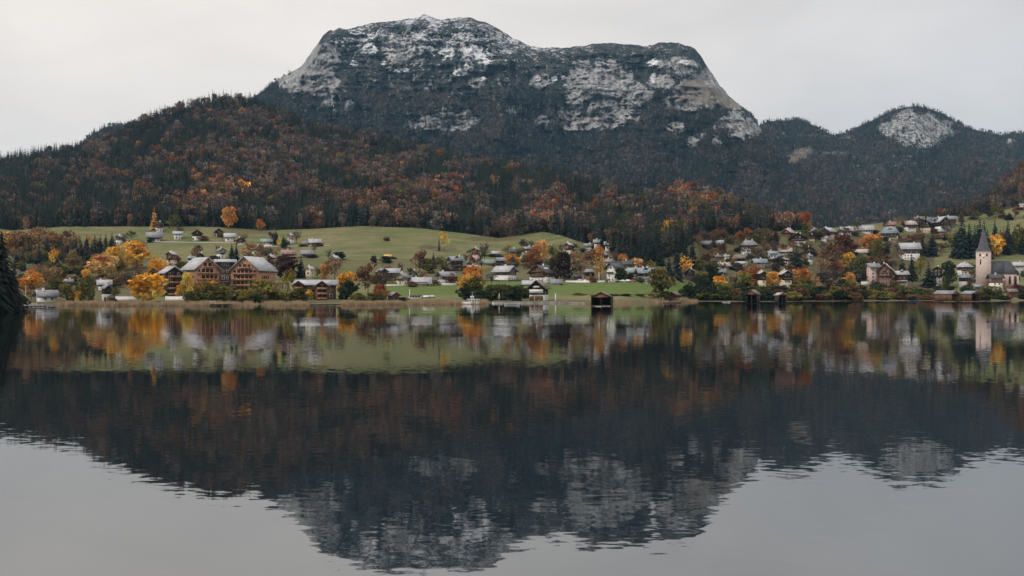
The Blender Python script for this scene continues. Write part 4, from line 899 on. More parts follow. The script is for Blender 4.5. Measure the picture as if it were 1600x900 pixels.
# ---- the timber hotel: stepped gabled wings, rows of windows and balcony bands
def wing(root, u, vb, w, h, rot, ratio, roofc, storeys, pitch=34, wall='larch', hip=0):
    c = G(u, vb) - root.location; k = G(u, vb).y / F; va = math.atan2(G(u, vb).x, G(u, vb).y); W = w * k * math.cos(va); H = h * k; a = math.radians(rot); ov = 1.4
    ca, sa = abs(math.cos(a)), abs(math.sin(a)); Sp = (W - 2 * ov * (ca + sa)) / (ratio * ca + sa); L = Sp * ratio; tn = math.tan(math.radians(pitch)); eave = H - Sp / 2 * tn
    R = lambda x, y, z: (c.x + x * math.cos(a) - y * math.sin(a), c.y + x * math.sin(a) + y * math.cos(a), c.z + z)
    av = a; a = a - va
    def emit(mb, name, m, par):
        mb.v = [R(*p) for p in mb.v]; return mb.build(name, m, par)
    x0, x1 = -L / 2, L / 2
    g = MB(); g.add([(x0, -Sp / 2, -4), (x1, -Sp / 2, -4), (x1, Sp / 2, -4), (x0, Sp / 2, -4), (x0, -Sp / 2, eave), (x1, -Sp / 2, eave), (x1, Sp / 2, eave), (x0, Sp / 2, eave), (x0, 0, H - .35), (x1, 0, H - .35)],
                    [(0, 1, 5, 4), (2, 3, 7, 6), (1, 2, 6, 9, 5), (3, 0, 4, 8, 7), (4, 5, 9, 8), (6, 7, 8, 9), (0, 3, 2, 1)])
    wl = emit(g, "wall", M[wall], root)
    X0, X1, Y = x0 - ov, x1 + ov, Sp / 2 + ov; rz = lambda y: H - abs(y) * tn; rb = MB()
    for s in (-1, 1): rb.slab([(X0, s * Y, rz(Y)), (X1, s * Y, rz(Y)), (X1 - (L * hip), 0, H), (X0, 0, H)], .3)
    if hip: rb.slab([(X1, -Y, rz(Y)), (X1, Y, rz(Y)), (X1 - L * hip, .02, H), (X1 - L * hip, -.02, H)], .28)
    emit(rb, "roof", M[roofc], root)
    hs = (eave - 0.3) / storeys
    near = [('g', x0, -1, 0, Sp)] if math.sin(av) > .1 else []
    side = -1 if math.cos(av) >= 0 else 1                                     # long wall that faces the lake
    near.append(('e', 0, 0, side, L))
    for t, xx, nx, ny, span in near:
        for s in range(storeys + (1 if t == 'g' else 0)):
            z = .5 + hs * (s + .5); lim = span * .86 if z + .8 < eave else span * .86 * max(0, (H - z - 1.6) / (H - eave))
            n = int(lim / 2.3); rw = random.Random(s * 7 + int(u))
            for i in range(n):
                q = (i + .5) / n * lim - lim / 2; mid = abs(q) < lim * .26 and t == 'g'
                if not mid and rw.random() < .16: continue
                cpos = R(xx + nx * .02, q, z) if t == 'g' else R(q, ny * (Sp / 2 + .02), z)
                nn = (nx * math.cos(a) - ny * math.sin(a), nx * math.sin(a) + ny * math.cos(a))
                window(wl, cpos, nn, 2.05 if mid else rw.choice((1.0, 1.4, 1.7)), 2.1 if mid else rw.choice((1.5, 1.9)), 'wframe' if mid or rw.random() < .5 else 'frame', panes=1)
            if t == 'g' and lim > 4:
                bb = MB().box(x0 - 1.3, x0 - .05, -lim / 2, lim / 2, z - hs / 2 - .12, z - hs / 2 + .08).box(x0 - 1.36, x0 - 1.26, -lim / 2, lim / 2, z - hs / 2 + .08, z - hs / 2 + .85)
                emit(bb, "balcony", M['larch'], root)
    return wl
hotel = thing("hotel", "large larch clad hotel with two tall gables, pale roofs and balcony rows", "hotel", tuple(G(345, 458)))
wing(hotel, 314, 458, 68, 56, 118, 1.0, 'r_light', 4, 40)
wing(hotel, 396, 457, 80, 56, 62, 1.2, 'r_light', 4, 40)
wing(hotel, 267, 462, 46, 46, 112, 1.0, 'r_light', 4, 34, 'dark')
wing(hotel, 240, 458, 22, 40, 90, 1.0, 'r_mid', 4, 40)
wing(hotel, 352, 452, 36, 47, 0, 2.2, 'r_light', 4, 24, 'dark')
p0 = G(352, 456) - hotel.location
for i in range(3):
    z = 2 + i * 4; MB().box(p0.x - 5, p0.x + 5, p0.y - 1, p0.y - .6, p0.z + z, p0.z + z + .4).build("floor_band", M['larch'], hotel)
def flatbox(u, v, w, h, wall, roof, label, name, cat, depth=6, windows=0):
    c = G(u, v); k = c.y / F; W, H = w * k, h * k; o = thing(name, label, cat, tuple(c))
    wl = MB().box(-W / 2, W / 2, 0, depth, -1, H - .3).build("wall", M[wall], o)
    MB().box(-W / 2 - .4, W / 2 + .4, -.5, depth + .4, H - .3, H).build("roof", M[roof], o)
    for i in range(windows): window(wl, ((i + .5) / windows * W * .9 - W * .45, 0, H * .48), (0, -1), W * .9 / windows * .7, H * .5, 'wframe')
    return o
flatbox(377, 457, 37, 8.5, 'white', 'r_light', "white flat roofed pavilion below the right gable of the hotel", "pavilion", "pavilion", 8, 5)
flatbox(436, 454, 16, 13, 'pink', 'r_pink', "pink walled annexe with windows at the right end of the hotel", "annexe", "annexe", 8, 4)
flatbox(803, 468, 25, 6.5, 'pinkc', 'pinkc', "pink stall with dark windows on the quay", "stall", "stall", 3, 5)
flatbox(648, 466, 20, 5, 'white', 'r_blue', "white camping hut row with blue roof on the lower lawn", "camping_hut", "hut", 4, 4)

# ---- lakeside timber inn with two front gables
inn = thing("inn", "lakeside timber inn with pale roof and two front gables beside the jetty", "inn", tuple(G(491, 468)))
wing(inn, 493, 467, 72, 30, 0, 3.0, 'r_light', 3, 30, 'timber')
wing(inn, 466, 468, 24, 30, 90, 1.0, 'r_light', 3, 36, 'timber')
wing(inn, 503, 469, 27, 31, 90, 1.0, 'r_light', 3, 36, 'timber')

# ---- church
ch0 = G(1552, 450); k = ch0.y / F
cva = math.atan2(ch0.x, ch0.y)
church = thing("church", "stone church with pinkish tower, tall slate spire and steep dark nave roof", "church", tuple(ch0), -cva)
def cx(u): return (u - 1552) * k * .9
def cz(v): return (450 - v) * k
tw = (1548.9 - 1524.8) / 2 * k * .9; tx = cx(1536.8); zt = cz(393)
tower = MB().box(tx - tw, tx + tw, 0, 2 * tw, -3, zt).box(tx - tw - .25, tx + tw + .25, -.25, 2 * tw + .25, zt, zt + .4).build("tower", M['tower'], church)
sp = MB(); ty = tw
ring = lambda r, z, n=8: [(tx + r * math.cos(math.pi / 8 + 2 * math.pi * i / n), ty + r * math.sin(math.pi / 8 + 2 * math.pi * i / n), z) for i in range(n)]
sq = [(tx - tw - .3, -.3, zt + .4), (tx + tw + .3, -.3, zt + .4), (tx + tw + .3, 2 * tw + .3, zt + .4), (tx - tw - .3, 2 * tw + .3, zt + .4)]
r1 = ring(tw * .80, cz(386)); tip = [(tx, ty, cz(352.5))]
sp.add(sq + r1 + tip, [(8, 9, 1, 0)[:4]] if False else [(0, 1, 10, 9), (1, 2, 4, 11)[:4], (2, 3, 6, 5), (3, 0, 8, 7), (1, 11, 10), (2, 5, 4), (3, 7, 6), (0, 9, 8), (1, 4, 11)] + [(4 + i, 4 + (i + 1) % 8, 12) for i in range(8)])
spire = sp.build("spire", M['r_dark'], church)
MB().cyl((tx, ty, cz(353)), (tx, ty, cz(349.5)), .12, .06).box(tx - .5, tx + .5, ty - .06, ty + .06, cz(350.8), cz(350.4)).build("cross", M['metal'], spire)
for dx, z in ((-.45, cz(398)), (.45, cz(398))): window(tower, (tx + dx * tw, 0, z), (0, -1), 1.1, 2.4, 'wframe', panes=1)
window(tower, (tx - .4 * tw, 0, cz(409)), (0, -1), .9, 4.2, 'wframe', panes=1)
MB().cyl((tx, -.02, cz(400.5)), (tx, -.16, cz(400.5)), 1.0, 1.0, 14).build("clock_face", M['clock'], tower)
xl, xr = cx(1534), cx(1589); ny0, nd = 1.0, 13.0; ze = cz(427); zr = cz(407.6)
nave = MB().box(xl, xr, ny0, ny0 + nd, -3, ze).build("wall", M['pink'], church)
nr_ = MB(); ym = ny0 + nd / 2
nr_.slab([(cx(1528.6), ny0 - .8, ze - .3), (cx(1568), ny0 - .8, ze - .3), (cx(1571), ym, zr), (cx(1540), ym, zr)], .3)
nr_.slab([(cx(1568), ny0 - .82, ze - .28), (cx(1593), ny0 - .82, ze - .28), (cx(1577.5), ym, zr), (cx(1571), ym, zr)], .3)
nr_.slab([(cx(1593), ny0 - .8, ze - .3), (cx(1593), ny0 + nd + .8, ze - .3), (cx(1577.5), ym + .02, zr), (cx(1577.5), ym, zr)], .3)
nr_.slab([(cx(1593), ny0 + nd + .8, ze - .3), (cx(1528.6), ny0 + nd + .8, ze - .3), (cx(1540), ym, zr), (cx(1577.5), ym, zr)], .3)
nr_.slab([(cx(1528.6), ny0 + nd + .8, ze - .3), (cx(1528.6), ny0 - .8, ze - .3), (cx(1540), ym, zr), (cx(1540), ym + .02, zr)], .3)
nr_.build("nave_roof", M['r_dark'], church)
for uu in (1577.8, 1586.5):
    zc = cz(438); mb = MB(); w2 = .75; pts = [(-w2, -3.2), (w2, -3.2), (w2, 2.2)] + [(w2 * math.cos(t), 2.2 + w2 * 1.5 * math.sin(t)) for t in np.linspace(.3, math.pi - .3, 6)] + [(-w2, 2.2)]
    n = len(pts); mb.add([(cx(uu) + a, ny0 - .05, zc + b) for a, b in pts] + [(cx(uu) + a, ny0 + .1, zc + b) for a, b in pts], [tuple(range(n))[::-1]] + [(i, (i + 1) % n, n + (i + 1) % n, n + i) for i in range(n)])
    mb.build("window", M['glass'], nave)
for uu in (1571.5, 1582, 1590.5):
    MB().box(cx(uu) - .5, cx(uu) + .5, ny0 - 1.0, ny0 - .003, -3, cz(431)).build("buttress", M['tower'], church)

# ---- boathouses: dark board huts on posts, open to the water
def boathouse(u, v, w, h, rot, roofc, wall, label, depth=1.1, pitch=27):
    c = G(u, min(v, float(g_vs(u)) - .01)); d = HC * F / (v - HZ) if v > float(g_vs(u)) - .3 else c.y
    c = Vector(((u - 800) / F * d, d, 0)); k = d / F; va = math.atan2(c.x, c.y); W, H = w * k * math.cos(va), h * k; a = math.radians(rot); o = thing("boathouse", label, "boathouse", tuple(c), a - va)
    ov = .5; ca, sa = abs(math.cos(a)), abs(math.sin(a)); Sp = (W - 2 * ov * (ca + sa)) / (depth * ca + sa); L = Sp * depth; tn = math.tan(math.radians(pitch)); eave = H - Sp / 2 * tn
    x0, x1, y = -L / 2, L / 2, Sp / 2
    mb = MB()
    for s in (-1, 1): mb.box(x0, x1, s * y - .08, s * y + .08, .25, eave)
    mb.box(x1 - .1, x1, -y + .083, y - .083, .25, eave)
    mb.add([(x1, -y, eave), (x1, y, eave), (x1, 0, H - .2), (x1 - .12, -y, eave), (x1 - .12, y, eave), (x1 - .12, 0, H - .2)], [(0, 1, 2), (5, 4, 3), (0, 2, 5, 3), (2, 1, 4, 5), (1, 0, 3, 4)])
    mb.build("wall", M[wall], o)
    g = MB().add([(x0, -y, eave - .5), (x0, y, eave - .5), (x0, y, eave), (x0, 0, H - .2), (x0, -y, eave), (x0 + .14, -y, eave - .5), (x0 + .14, y, eave - .5), (x0 + .14, y, eave), (x0 + .14, 0, H - .2), (x0 + .14, -y, eave)],
                 [(0, 4, 3, 2, 1), (5, 6, 7, 8, 9), (0, 1, 6, 5), (1, 2, 7, 6), (2, 3, 8, 7), (3, 4, 9, 8), (4, 0, 5, 9)])
    g.build("gable", M['timber' if wall == 'dark' else wall], o)
    rb = MB(); X0, X1, Y = x0 - ov, x1 + ov, y + ov
    for s in (-1, 1): rb.slab([(X0, s * Y, H - Y * tn), (X1, s * Y, H - Y * tn), (X1, 0, H), (X0, 0, H)], .14)
    rb.build("roof", M[roofc], o)
    for xx in (x0 + .15, 0, x1 - .15):
        for yy in (-y, 0 if xx < 0 else y, y):
            if xx == x0 + .15 or yy: MB().cyl((xx, yy, -2.5), (xx, yy, eave - .1), .13, .13, 6).build("post", M['dark'], o)
    return o, L, Sp
boathouse(941, 478.6, 38, 23, 84, 'r_brown', 'dark', "big dark boathouse standing in the water with an open front and two white boats inside", 1.15)
boathouse(1177, 474.5, 26, 22, 75, 'r_brown', 'dark', "dark boathouse with steep brown roof, left of the pair under the cream house", 1.2, 38)
boathouse(1219, 474, 22, 17, 120, 'r_pink', 'dark', "dark boathouse with pale tan roof, right of the pair under the cream house", 1.2, 30)
boathouse(1479, 471.2, 43, 17.5, 150, 'r_mid', 'timber', "long grey roofed boathouse, the left one below the church", 1.5, 27)
boathouse(1517, 471.2, 34, 17, 135, 'r_blue', 'timber', "blue grey roofed boathouse, the right one below the church", 1.3, 27)

SHOW = HL + [(789, 438, 46, 23), (848, 441, 52, 27), (842, 469.5, 42, 32), (958, 440.5, 34, 29), (491, 468, 72, 30), (1177, 474, 26, 21), (1219, 474, 22, 17), (1479, 471, 43, 17), (1517, 471, 34, 17), (1053, 471, 25, 15), (615, 470, 26, 14), (1573, 449, 30, 24)]
# ------------------------------------------------------------------ street, walls, quay, jetties, boats, cars
def strip(name, u0, u1, va, vb, lift, m, step=6):
    us_ = np.arange(u0, u1 + 1, step); rows = []
    for vf in (va, vb):
        p = np.array([list(G(x, vf(x))) for x in us_]); p[:, 2] += lift; rows.append(p)
    V = np.concatenate(rows); n = len(us_); f = np.stack([np.arange(n - 1), np.arange(1, n), n + np.arange(1, n), n + np.arange(n - 1)], 1)
    return structure(name, mesh_np(name, V, f, [m]))
strip("road", 560, 1020, lambda x: 439.0, lambda x: 437.8, .45, M['asph'])
strip("lane", 226, 392, lambda x: 379.6 + .03 * (x - 300) * .5, lambda x: 378.7 + .03 * (x - 300) * .5, .35, mat("gravel_lane", (.36, .34, .31), 1, .2, .4))
strip("lane", 395, 520, lambda x: 386.5 - .02 * (x - 395), lambda x: 385.8 - .02 * (x - 395), .35, bpy.data.materials['gravel_lane'])
strip("path", 500, 688, lambda x: 396 - .035 * (x - 500) + 1.6 * math.sin(x / 31), lambda x: 395.6 - .035 * (x - 500) + 1.6 * math.sin(x / 31), .3, mat("worn_path", (.21, .18, .115), 1, .3, .3))
def wall_line(pts, h, th, m, label, name="wall", cat="wall", cap=None):
    """a low wall that follows the ground through (u, v) points"""
    P = [G(*q) for q in pts]; o = thing(name, label, cat, tuple(P[0])); o['kind'] = 'thing'; mb = MB(); cb = MB()
    for a, b in zip(P[:-1], P[1:]):
        a_, b_ = a - P[0], b - P[0]; d = (b_ - a_); d.z = 0; n = Vector((-d.y, d.x, 0)).normalized() * th
        mb.add([a_ - n - Vector((0, 0, 1)), b_ - n - Vector((0, 0, 1)), b_ + n - Vector((0, 0, 1)), a_ + n - Vector((0, 0, 1)), a_ - n + Vector((0, 0, h)), b_ - n + Vector((0, 0, h)), b_ + n + Vector((0, 0, h)), a_ + n + Vector((0, 0, h))],
               [(0, 3, 2, 1), (4, 5, 6, 7), (0, 1, 5, 4), (1, 2, 6, 5), (2, 3, 7, 6), (3, 0, 4, 7)])
        n2 = n * 1.35
        cb.add([a_ - n2 + Vector((0, 0, h)), b_ - n2 + Vector((0, 0, h)), b_ + n2 + Vector((0, 0, h)), a_ + n2 + Vector((0, 0, h)), a_ - n2 + Vector((0, 0, h + .12)), b_ - n2 + Vector((0, 0, h + .12)), b_ + n2 + Vector((0, 0, h + .12)), a_ + n2 + Vector((0, 0, h + .12))],
               [(0, 3, 2, 1), (4, 5, 6, 7), (0, 1, 5, 4), (1, 2, 6, 5), (2, 3, 7, 6), (3, 0, 4, 7)])
    mb.build("masonry", M[m], o); cb.build("coping", M[cap or m], o); return o
wall_line([(180, 469), (213, 469)], 2.0, .2, 'white', "white garden wall on the left shore beside the greenish boat shed")
wall_line([(258, 469), (306, 469)], 2.0, .2, 'white', "white terrace wall in front of the hotel's left wing")
wall_line([(592, 446.5), (640, 446.5), (672, 446.5)], .9, .2, 'white', "long white wall along the top of the lower lawn")
wall_line([(680, 445.5), (714, 445.5)], 1.3, .2, 'white', "white wall in front of the brown gabled house")
wall_line([(884, 440.5), (945, 440.5)], .9, .2, 'white', "white wall along the street above the green lawn")
wall_line([(975, 441), (1012, 443)], .6, .2, 'white', "short white wall below the house with two white chimneys")
wall_line([(1346, 445), (1368, 445)], 2.6, .2, 'white', "white garden wall left of the tall brown gabled house")
wall_line([(1369, 448), (1394, 448)], 1.2, .2, 'white', "white terrace edge under the tall brown gabled house")
wall_line([(1463, 449), (1481, 449)], 2, .2, 'white', "white wall below the dark gabled house near the church")
wall_line([(1548, 454), (1567, 454)], 2.6, .2, 'white', "white wall under the tawny timber house")
wall_line([(770, 474.4), (800, 474.2), (840, 474), (886, 473.6)], .7, .8, 'stone', "pale stone quay in front of the lakeside chalet", "quay", "quay")
wall_line([(886, 473.5), (912, 474)], .3, .6, 'stone', "low stone landing edge between quay and big boathouse", "quay", "quay")
def onwater(u, v):
    d = HC * F / (v - HZ); return Vector(((u - 800) / F * d, d, 0))
def jetty(u0, u1, v, label, wide=3.0, zt=.7, rail=False):
    a, b = onwater(u0, v), onwater(u1, v); L = b.x - a.x; o = thing("jetty", label, "jetty", tuple(a))
    MB().box(0, L, 0, wide, zt - .18, zt).build("deck", M['plank'], o); MB().box(.02, L - .02, -.06, .0, zt - .5, zt - .19).build("beam", M['dark'], o)
    for x in np.arange(.4, L, 3.2):
        MB().cyl((x, .2, -2), (x, .2, zt - .19), .12, .12).build("post", M['dark'], o); MB().cyl((x, wide - .2, -2), (x, wide - .2, zt - .19), .12, .12).build("post", M['dark'], o)
    if rail:
        MB().box(.1, L * .25, 0.02, .08, zt + .9, zt + 1.0).box(.1, .2, .02, .1, zt, zt + .9).box(L * .24, L * .25, .02, .1, zt, zt + .9).build("railing", M['paintw'], o)
jetty(328, 362, 478.2, "short wooden jetty with white railing in front of the hotel", 3, 1.0, True)
jetty(484, 533, 477.8, "long dark wooden jetty in front of the timber inn", 3.4, .9)
jetty(28, 72, 480.2, "pale wooden landing stage beside the left shore", 3, .7)
jetty(1036, 1064, 473.4, "pale plank landing under the brown wooden hut", 2, .5)
def boat(u, v, w, hull, label, cabin=False, mast=False, dry=None):
    c = onwater(u, v) if dry is None else G(u, v); k = c.y / F; L = w * k; B_ = L * .28; Hh = L * .12
    o = thing("boat", label, "boat", (c.x, c.y, -.1 if dry is None else c.z)); mb = MB(); secs = []
    for t, wf, zf in ((0, .72, 1), (.2, .95, .95), (.5, 1, .95), (.8, .7, 1.1), (.95, .25, 1.3), (1, .02, 1.4)):
        x = (t - .5) * L; b2 = B_ / 2 * wf; secs.append([(x, -b2, Hh * zf), (x, -b2 * .7, .0), (x, 0, -.12), (x, b2 * .7, .0), (x, b2, Hh * zf)])
    V = [p for s in secs for p in s]; f = [(i * 5 + j, (i + 1) * 5 + j, (i + 1) * 5 + j + 1, i * 5 + j + 1) for i in range(5) for j in range(4)] + [(0, 1, 2, 3, 4)]
    mb.add(V, f); f2 = [(i * 5, i * 5 + 4, (i + 1) * 5 + 4, (i + 1) * 5) for i in range(5)]
    mb.add([(x, y, z - .12 * Hh) for x, y, z in V], f2); mb.build("hull", M[hull], o)
    for t in (.3, .6): MB().box((t - .5) * L, (t - .5) * L + .25, -B_ * .42, B_ * .42, Hh * .7, Hh * .78).build("seat", M['plank'], o)
    if mast: MB().cyl((0, 0, 0), (0, 0, L * 1.25), .07, .04).build("mast", M['paintw'], o); MB().cyl((0, 0, L * .2), (-L * .4, 0, L * .21), .06, .05).build("boom", M['canvas'], o)
    return o
ferry_c = onwater(737, 475.6); kf = ferry_c.y / F; fe = thing("ferry", "white passenger boat with glazed cabin and wheelhouse at the landing", "passenger boat", (ferry_c.x, ferry_c.y, 0)); Lf = 30 * kf
secs = []
for t, wf, zf in ((0, .8, 1), (.15, .95, 1), (.6, 1, 1), (.85, .7, 1.2), (1, .04, 1.5)):
    x = (.5 - t) * Lf; b2 = 1.5 * wf; secs.append([(x, -b2, .9 * zf), (x, -b2 * .85, -.3), (x, b2 * .85, -.3), (x, b2, .9 * zf)])
V = [p for s in secs for p in s]
MB().add(V, [(i * 4 + j, (i + 1) * 4 + j, (i + 1) * 4 + j + 1, i * 4 + j + 1) for i in range(4) for j in range(3)] + [(i * 4, i * 4 + 3, (i + 1) * 4 + 3, (i + 1) * 4) for i in range(4)] + [(0, 1, 2, 3)]).build("hull", M['paintw'], fe)
cab = MB().box(-Lf * .24, Lf * .40, -1.15, 1.15, .9, 2.5).build("cabin", M['paintw'], fe)
MB().box(-Lf * .27, Lf * .43, -1.3, 1.3, 2.5, 2.62).build("roof", M['r_light'], fe)
for i in range(5): window(cab, (-Lf * .2 + i * Lf * .135, -1.15, 1.8), (0, -1), Lf * .10, .8, 'frame', panes=1)
wh = MB().box(-Lf * .06, Lf * .12, -.9, .9, 2.62, 3.9).build("wheelhouse", M['paintw'], fe); window(wh, (Lf * .03, -.9, 3.35), (0, -1), Lf * .14, .6, 'frame')
MB().cyl((Lf * .03, 0, 3.9), (Lf * .03, 0, 5.8), .07, .04).build("mast", M['paintw'], fe)
MB().box(-Lf * .48, -Lf * .26, -1.0, -.95, 1.5, 1.56).box(-Lf * .48, -Lf * .26, .95, 1.0, 1.5, 1.56).box(-Lf * .48, -Lf * .47, -1, 1, 1.5, 1.56).build("railing", M['paintw'], fe)
boat(800, 475.9, 24, 'paintw', "low white boat moored at the quay below the pink stall")
boat(1135, 472.8, 12, 'paintw', "small white rowing boat afloat off the bushes of the right shore")
boat(1428, 470.6, 16, 'blueb', "blue boat drawn up at the right shore")
boat(1440, 469.3, 12, 'paintw', "white boat beside the blue boat at the right shore")
boat(1385, 470.6, 10, 'greyw', "grey rowing boat on the brown strand of the right shore")
boat(40, 479, 26, 'paintw', "white sailing boat with tall mast at the left landing, nearer the dark trees", mast=True)
boat(57, 478.4, 22, 'paintw', "white sailing boat with tall mast at the left landing, nearer the wide white house", mast=True)
boat(81, 480.3, 11, 'blackp', "small dark boat at the end of the left landing stage")
for i, uu in enumerate((366, 373.5, 383)): boat(uu, 468, 6, 'paintw', ("white upturned dinghy on the hotel lawn, left of three", "white upturned dinghy on the hotel lawn, middle of three", "white upturned dinghy on the hotel lawn, right of three")[i], dry=1).rotation_euler = (math.pi, 0, .2 * i)
for ob in [o for o in COL.objects if o.name.startswith("boat") and "upturned" in o.get("label", "")]: ob.location.z += .75
boat(935, 479.3, 9, 'paintw', "white boat in the left bay of the big dark boathouse"); boat(948, 478.9, 9, 'greyw', "pale boat in the right bay of the big dark boathouse")
def car(u, v, paint, label, ang=0.0):
    c = G(u, v); o = thing("parked_car", label, "car", (c.x, c.y, c.z + .1), ang, "cars parked by the village street")
    b = MB(); prof = [(-2.1, .35), (-2.1, .85), (-1.2, .95), (-.7, 1.45), (.7, 1.47), (1.35, .95), (2.1, .8), (2.1, .35)]; n = len(prof)
    b.add([(x, -.85 if z < 1 else -.7, z) for x, z in prof] + [(x, .85 if z < 1 else .7, z) for x, z in prof], [tuple(range(n)), tuple(range(n, 2 * n))[::-1]] + [(i, n + i, n + (i + 1) % n, (i + 1) % n) for i in range(n)])
    bo = b.build("body", M[paint], o)
    g = MB().add([(-1.05, -.8, 1.0), (1.15, -.8, 1.0), (.65, -.725, 1.4), (-.65, -.725, 1.4)], [(0, 1, 2, 3)]); g.add([(-1.05, .8, 1.0), (1.15, .8, 1.0), (.65, .725, 1.4), (-.65, .725, 1.4)], [(3, 2, 1, 0)]); g.build("window", M['glass'], bo)
    for x in (-1.3, 1.3):
        for y in (-.86, .72): MB().cyl((x, y, .32), (x, y + .14, .32), .32, .32, 10).build("wheel", M['rubber'], o)
for uu, vv, pt, lb in ((906, 439.3, 'silver', "silver car parked between the dark carport and the brown kiosk"), (915, 440, 'paintw', "white car parked in front of the brown kiosk"), (893, 439.4, 'blackp', "dark car parked left of the dark carport"), (966, 440.2, 'silver', "silver car parked at the foot of the tall white house"), (973, 440.6, 'paintw', "white car parked right of the dark round tree"), (981, 440.4, 'paintw', "white car parked left of the red cars"), (989, 440.7, 'redp', "red car parked beside the white car, left of two red cars"), (996, 440.7, 'redp', "red car next to the house with white chimneys, right of two"), (1006, 441.2, 'silver', "silver car parked below the two white chimneys"), (1014, 441.5, 'blackp', "dark car parked beside the big olive tree"),
                       (668, 465.5, 'silver', "silver car on the lower lawn right of the camping huts"), (675, 465.3, 'silver', "grey car farthest right on the lower lawn"), (663, 465.9, 'paintw', "white car next to the camping huts on the lower lawn"), (940, 440, 'blackp', "dark car parked between kiosk and tall white house"), (957, 441, 'silver', "grey car in front of the white gable")):
    car(uu, vv, pt, lb, random.uniform(-.1, .1))
def pole(u, v, h, m, label, name, cat, r=.14, cone=0):
    c = G(u, v); k = c.y / F; o = thing(name, label, cat, tuple(c)); MB().cyl((0, 0, -.4), (0, 0, h * k), r * .5 if cone else r, r * .4).build("pole", M['paintw'], o)
    if cone: MB().cyl((0, 0, h * k * .28), (0, 0, h * k * .97), .55, .08, 8).build("folded_canopy", M[m], o)
    else: MB().cyl((0, 0, h * k * .95), (0, 0, h * k), r * 1.4, r * 1.4).build("cap", M['paintw'], o)
pole(794, 470, 12, 'canvas', "folded beige parasol at the left end of the pink stall", "parasol", "parasol", .12, 1)
pole(809, 470, 12, 'canvas', "folded beige parasol above the middle of the pink stall", "parasol", "parasol", .12, 1)
pole(780, 470, 12, 'canvas', "folded beige parasol standing left of the pink stall on the quay", "parasol", "parasol", .14, 1)
pole(640, 467, 15, 'paintw', "tall white post left of the camping huts on the lower lawn", "post", "post", .35)
pole(936, 440, 14, 'paintw', "white flagpole between the brown kiosk and the tall white house", "flagpole", "pole", .25)
pole(911, 440, 9, 'paintw', "white post at the left corner of the brown kiosk", "post", "post", .2)
pole(1456, 449, 7, 'paintw', "white post below the dark conifer near the right shore", "post", "post", .22)
pole(868, 471, 13, 'paintw', "white pillar at the right corner of the lakeside chalet", "post", "post", .4)
# the tall white house with its gable towards the lake
house(960, 440.5, 36, 30, 52, 'r_dark', 'white', None, "tall white house with bare white gable and steep dark roof", ratio=1.1, pitch=40, chim=0)
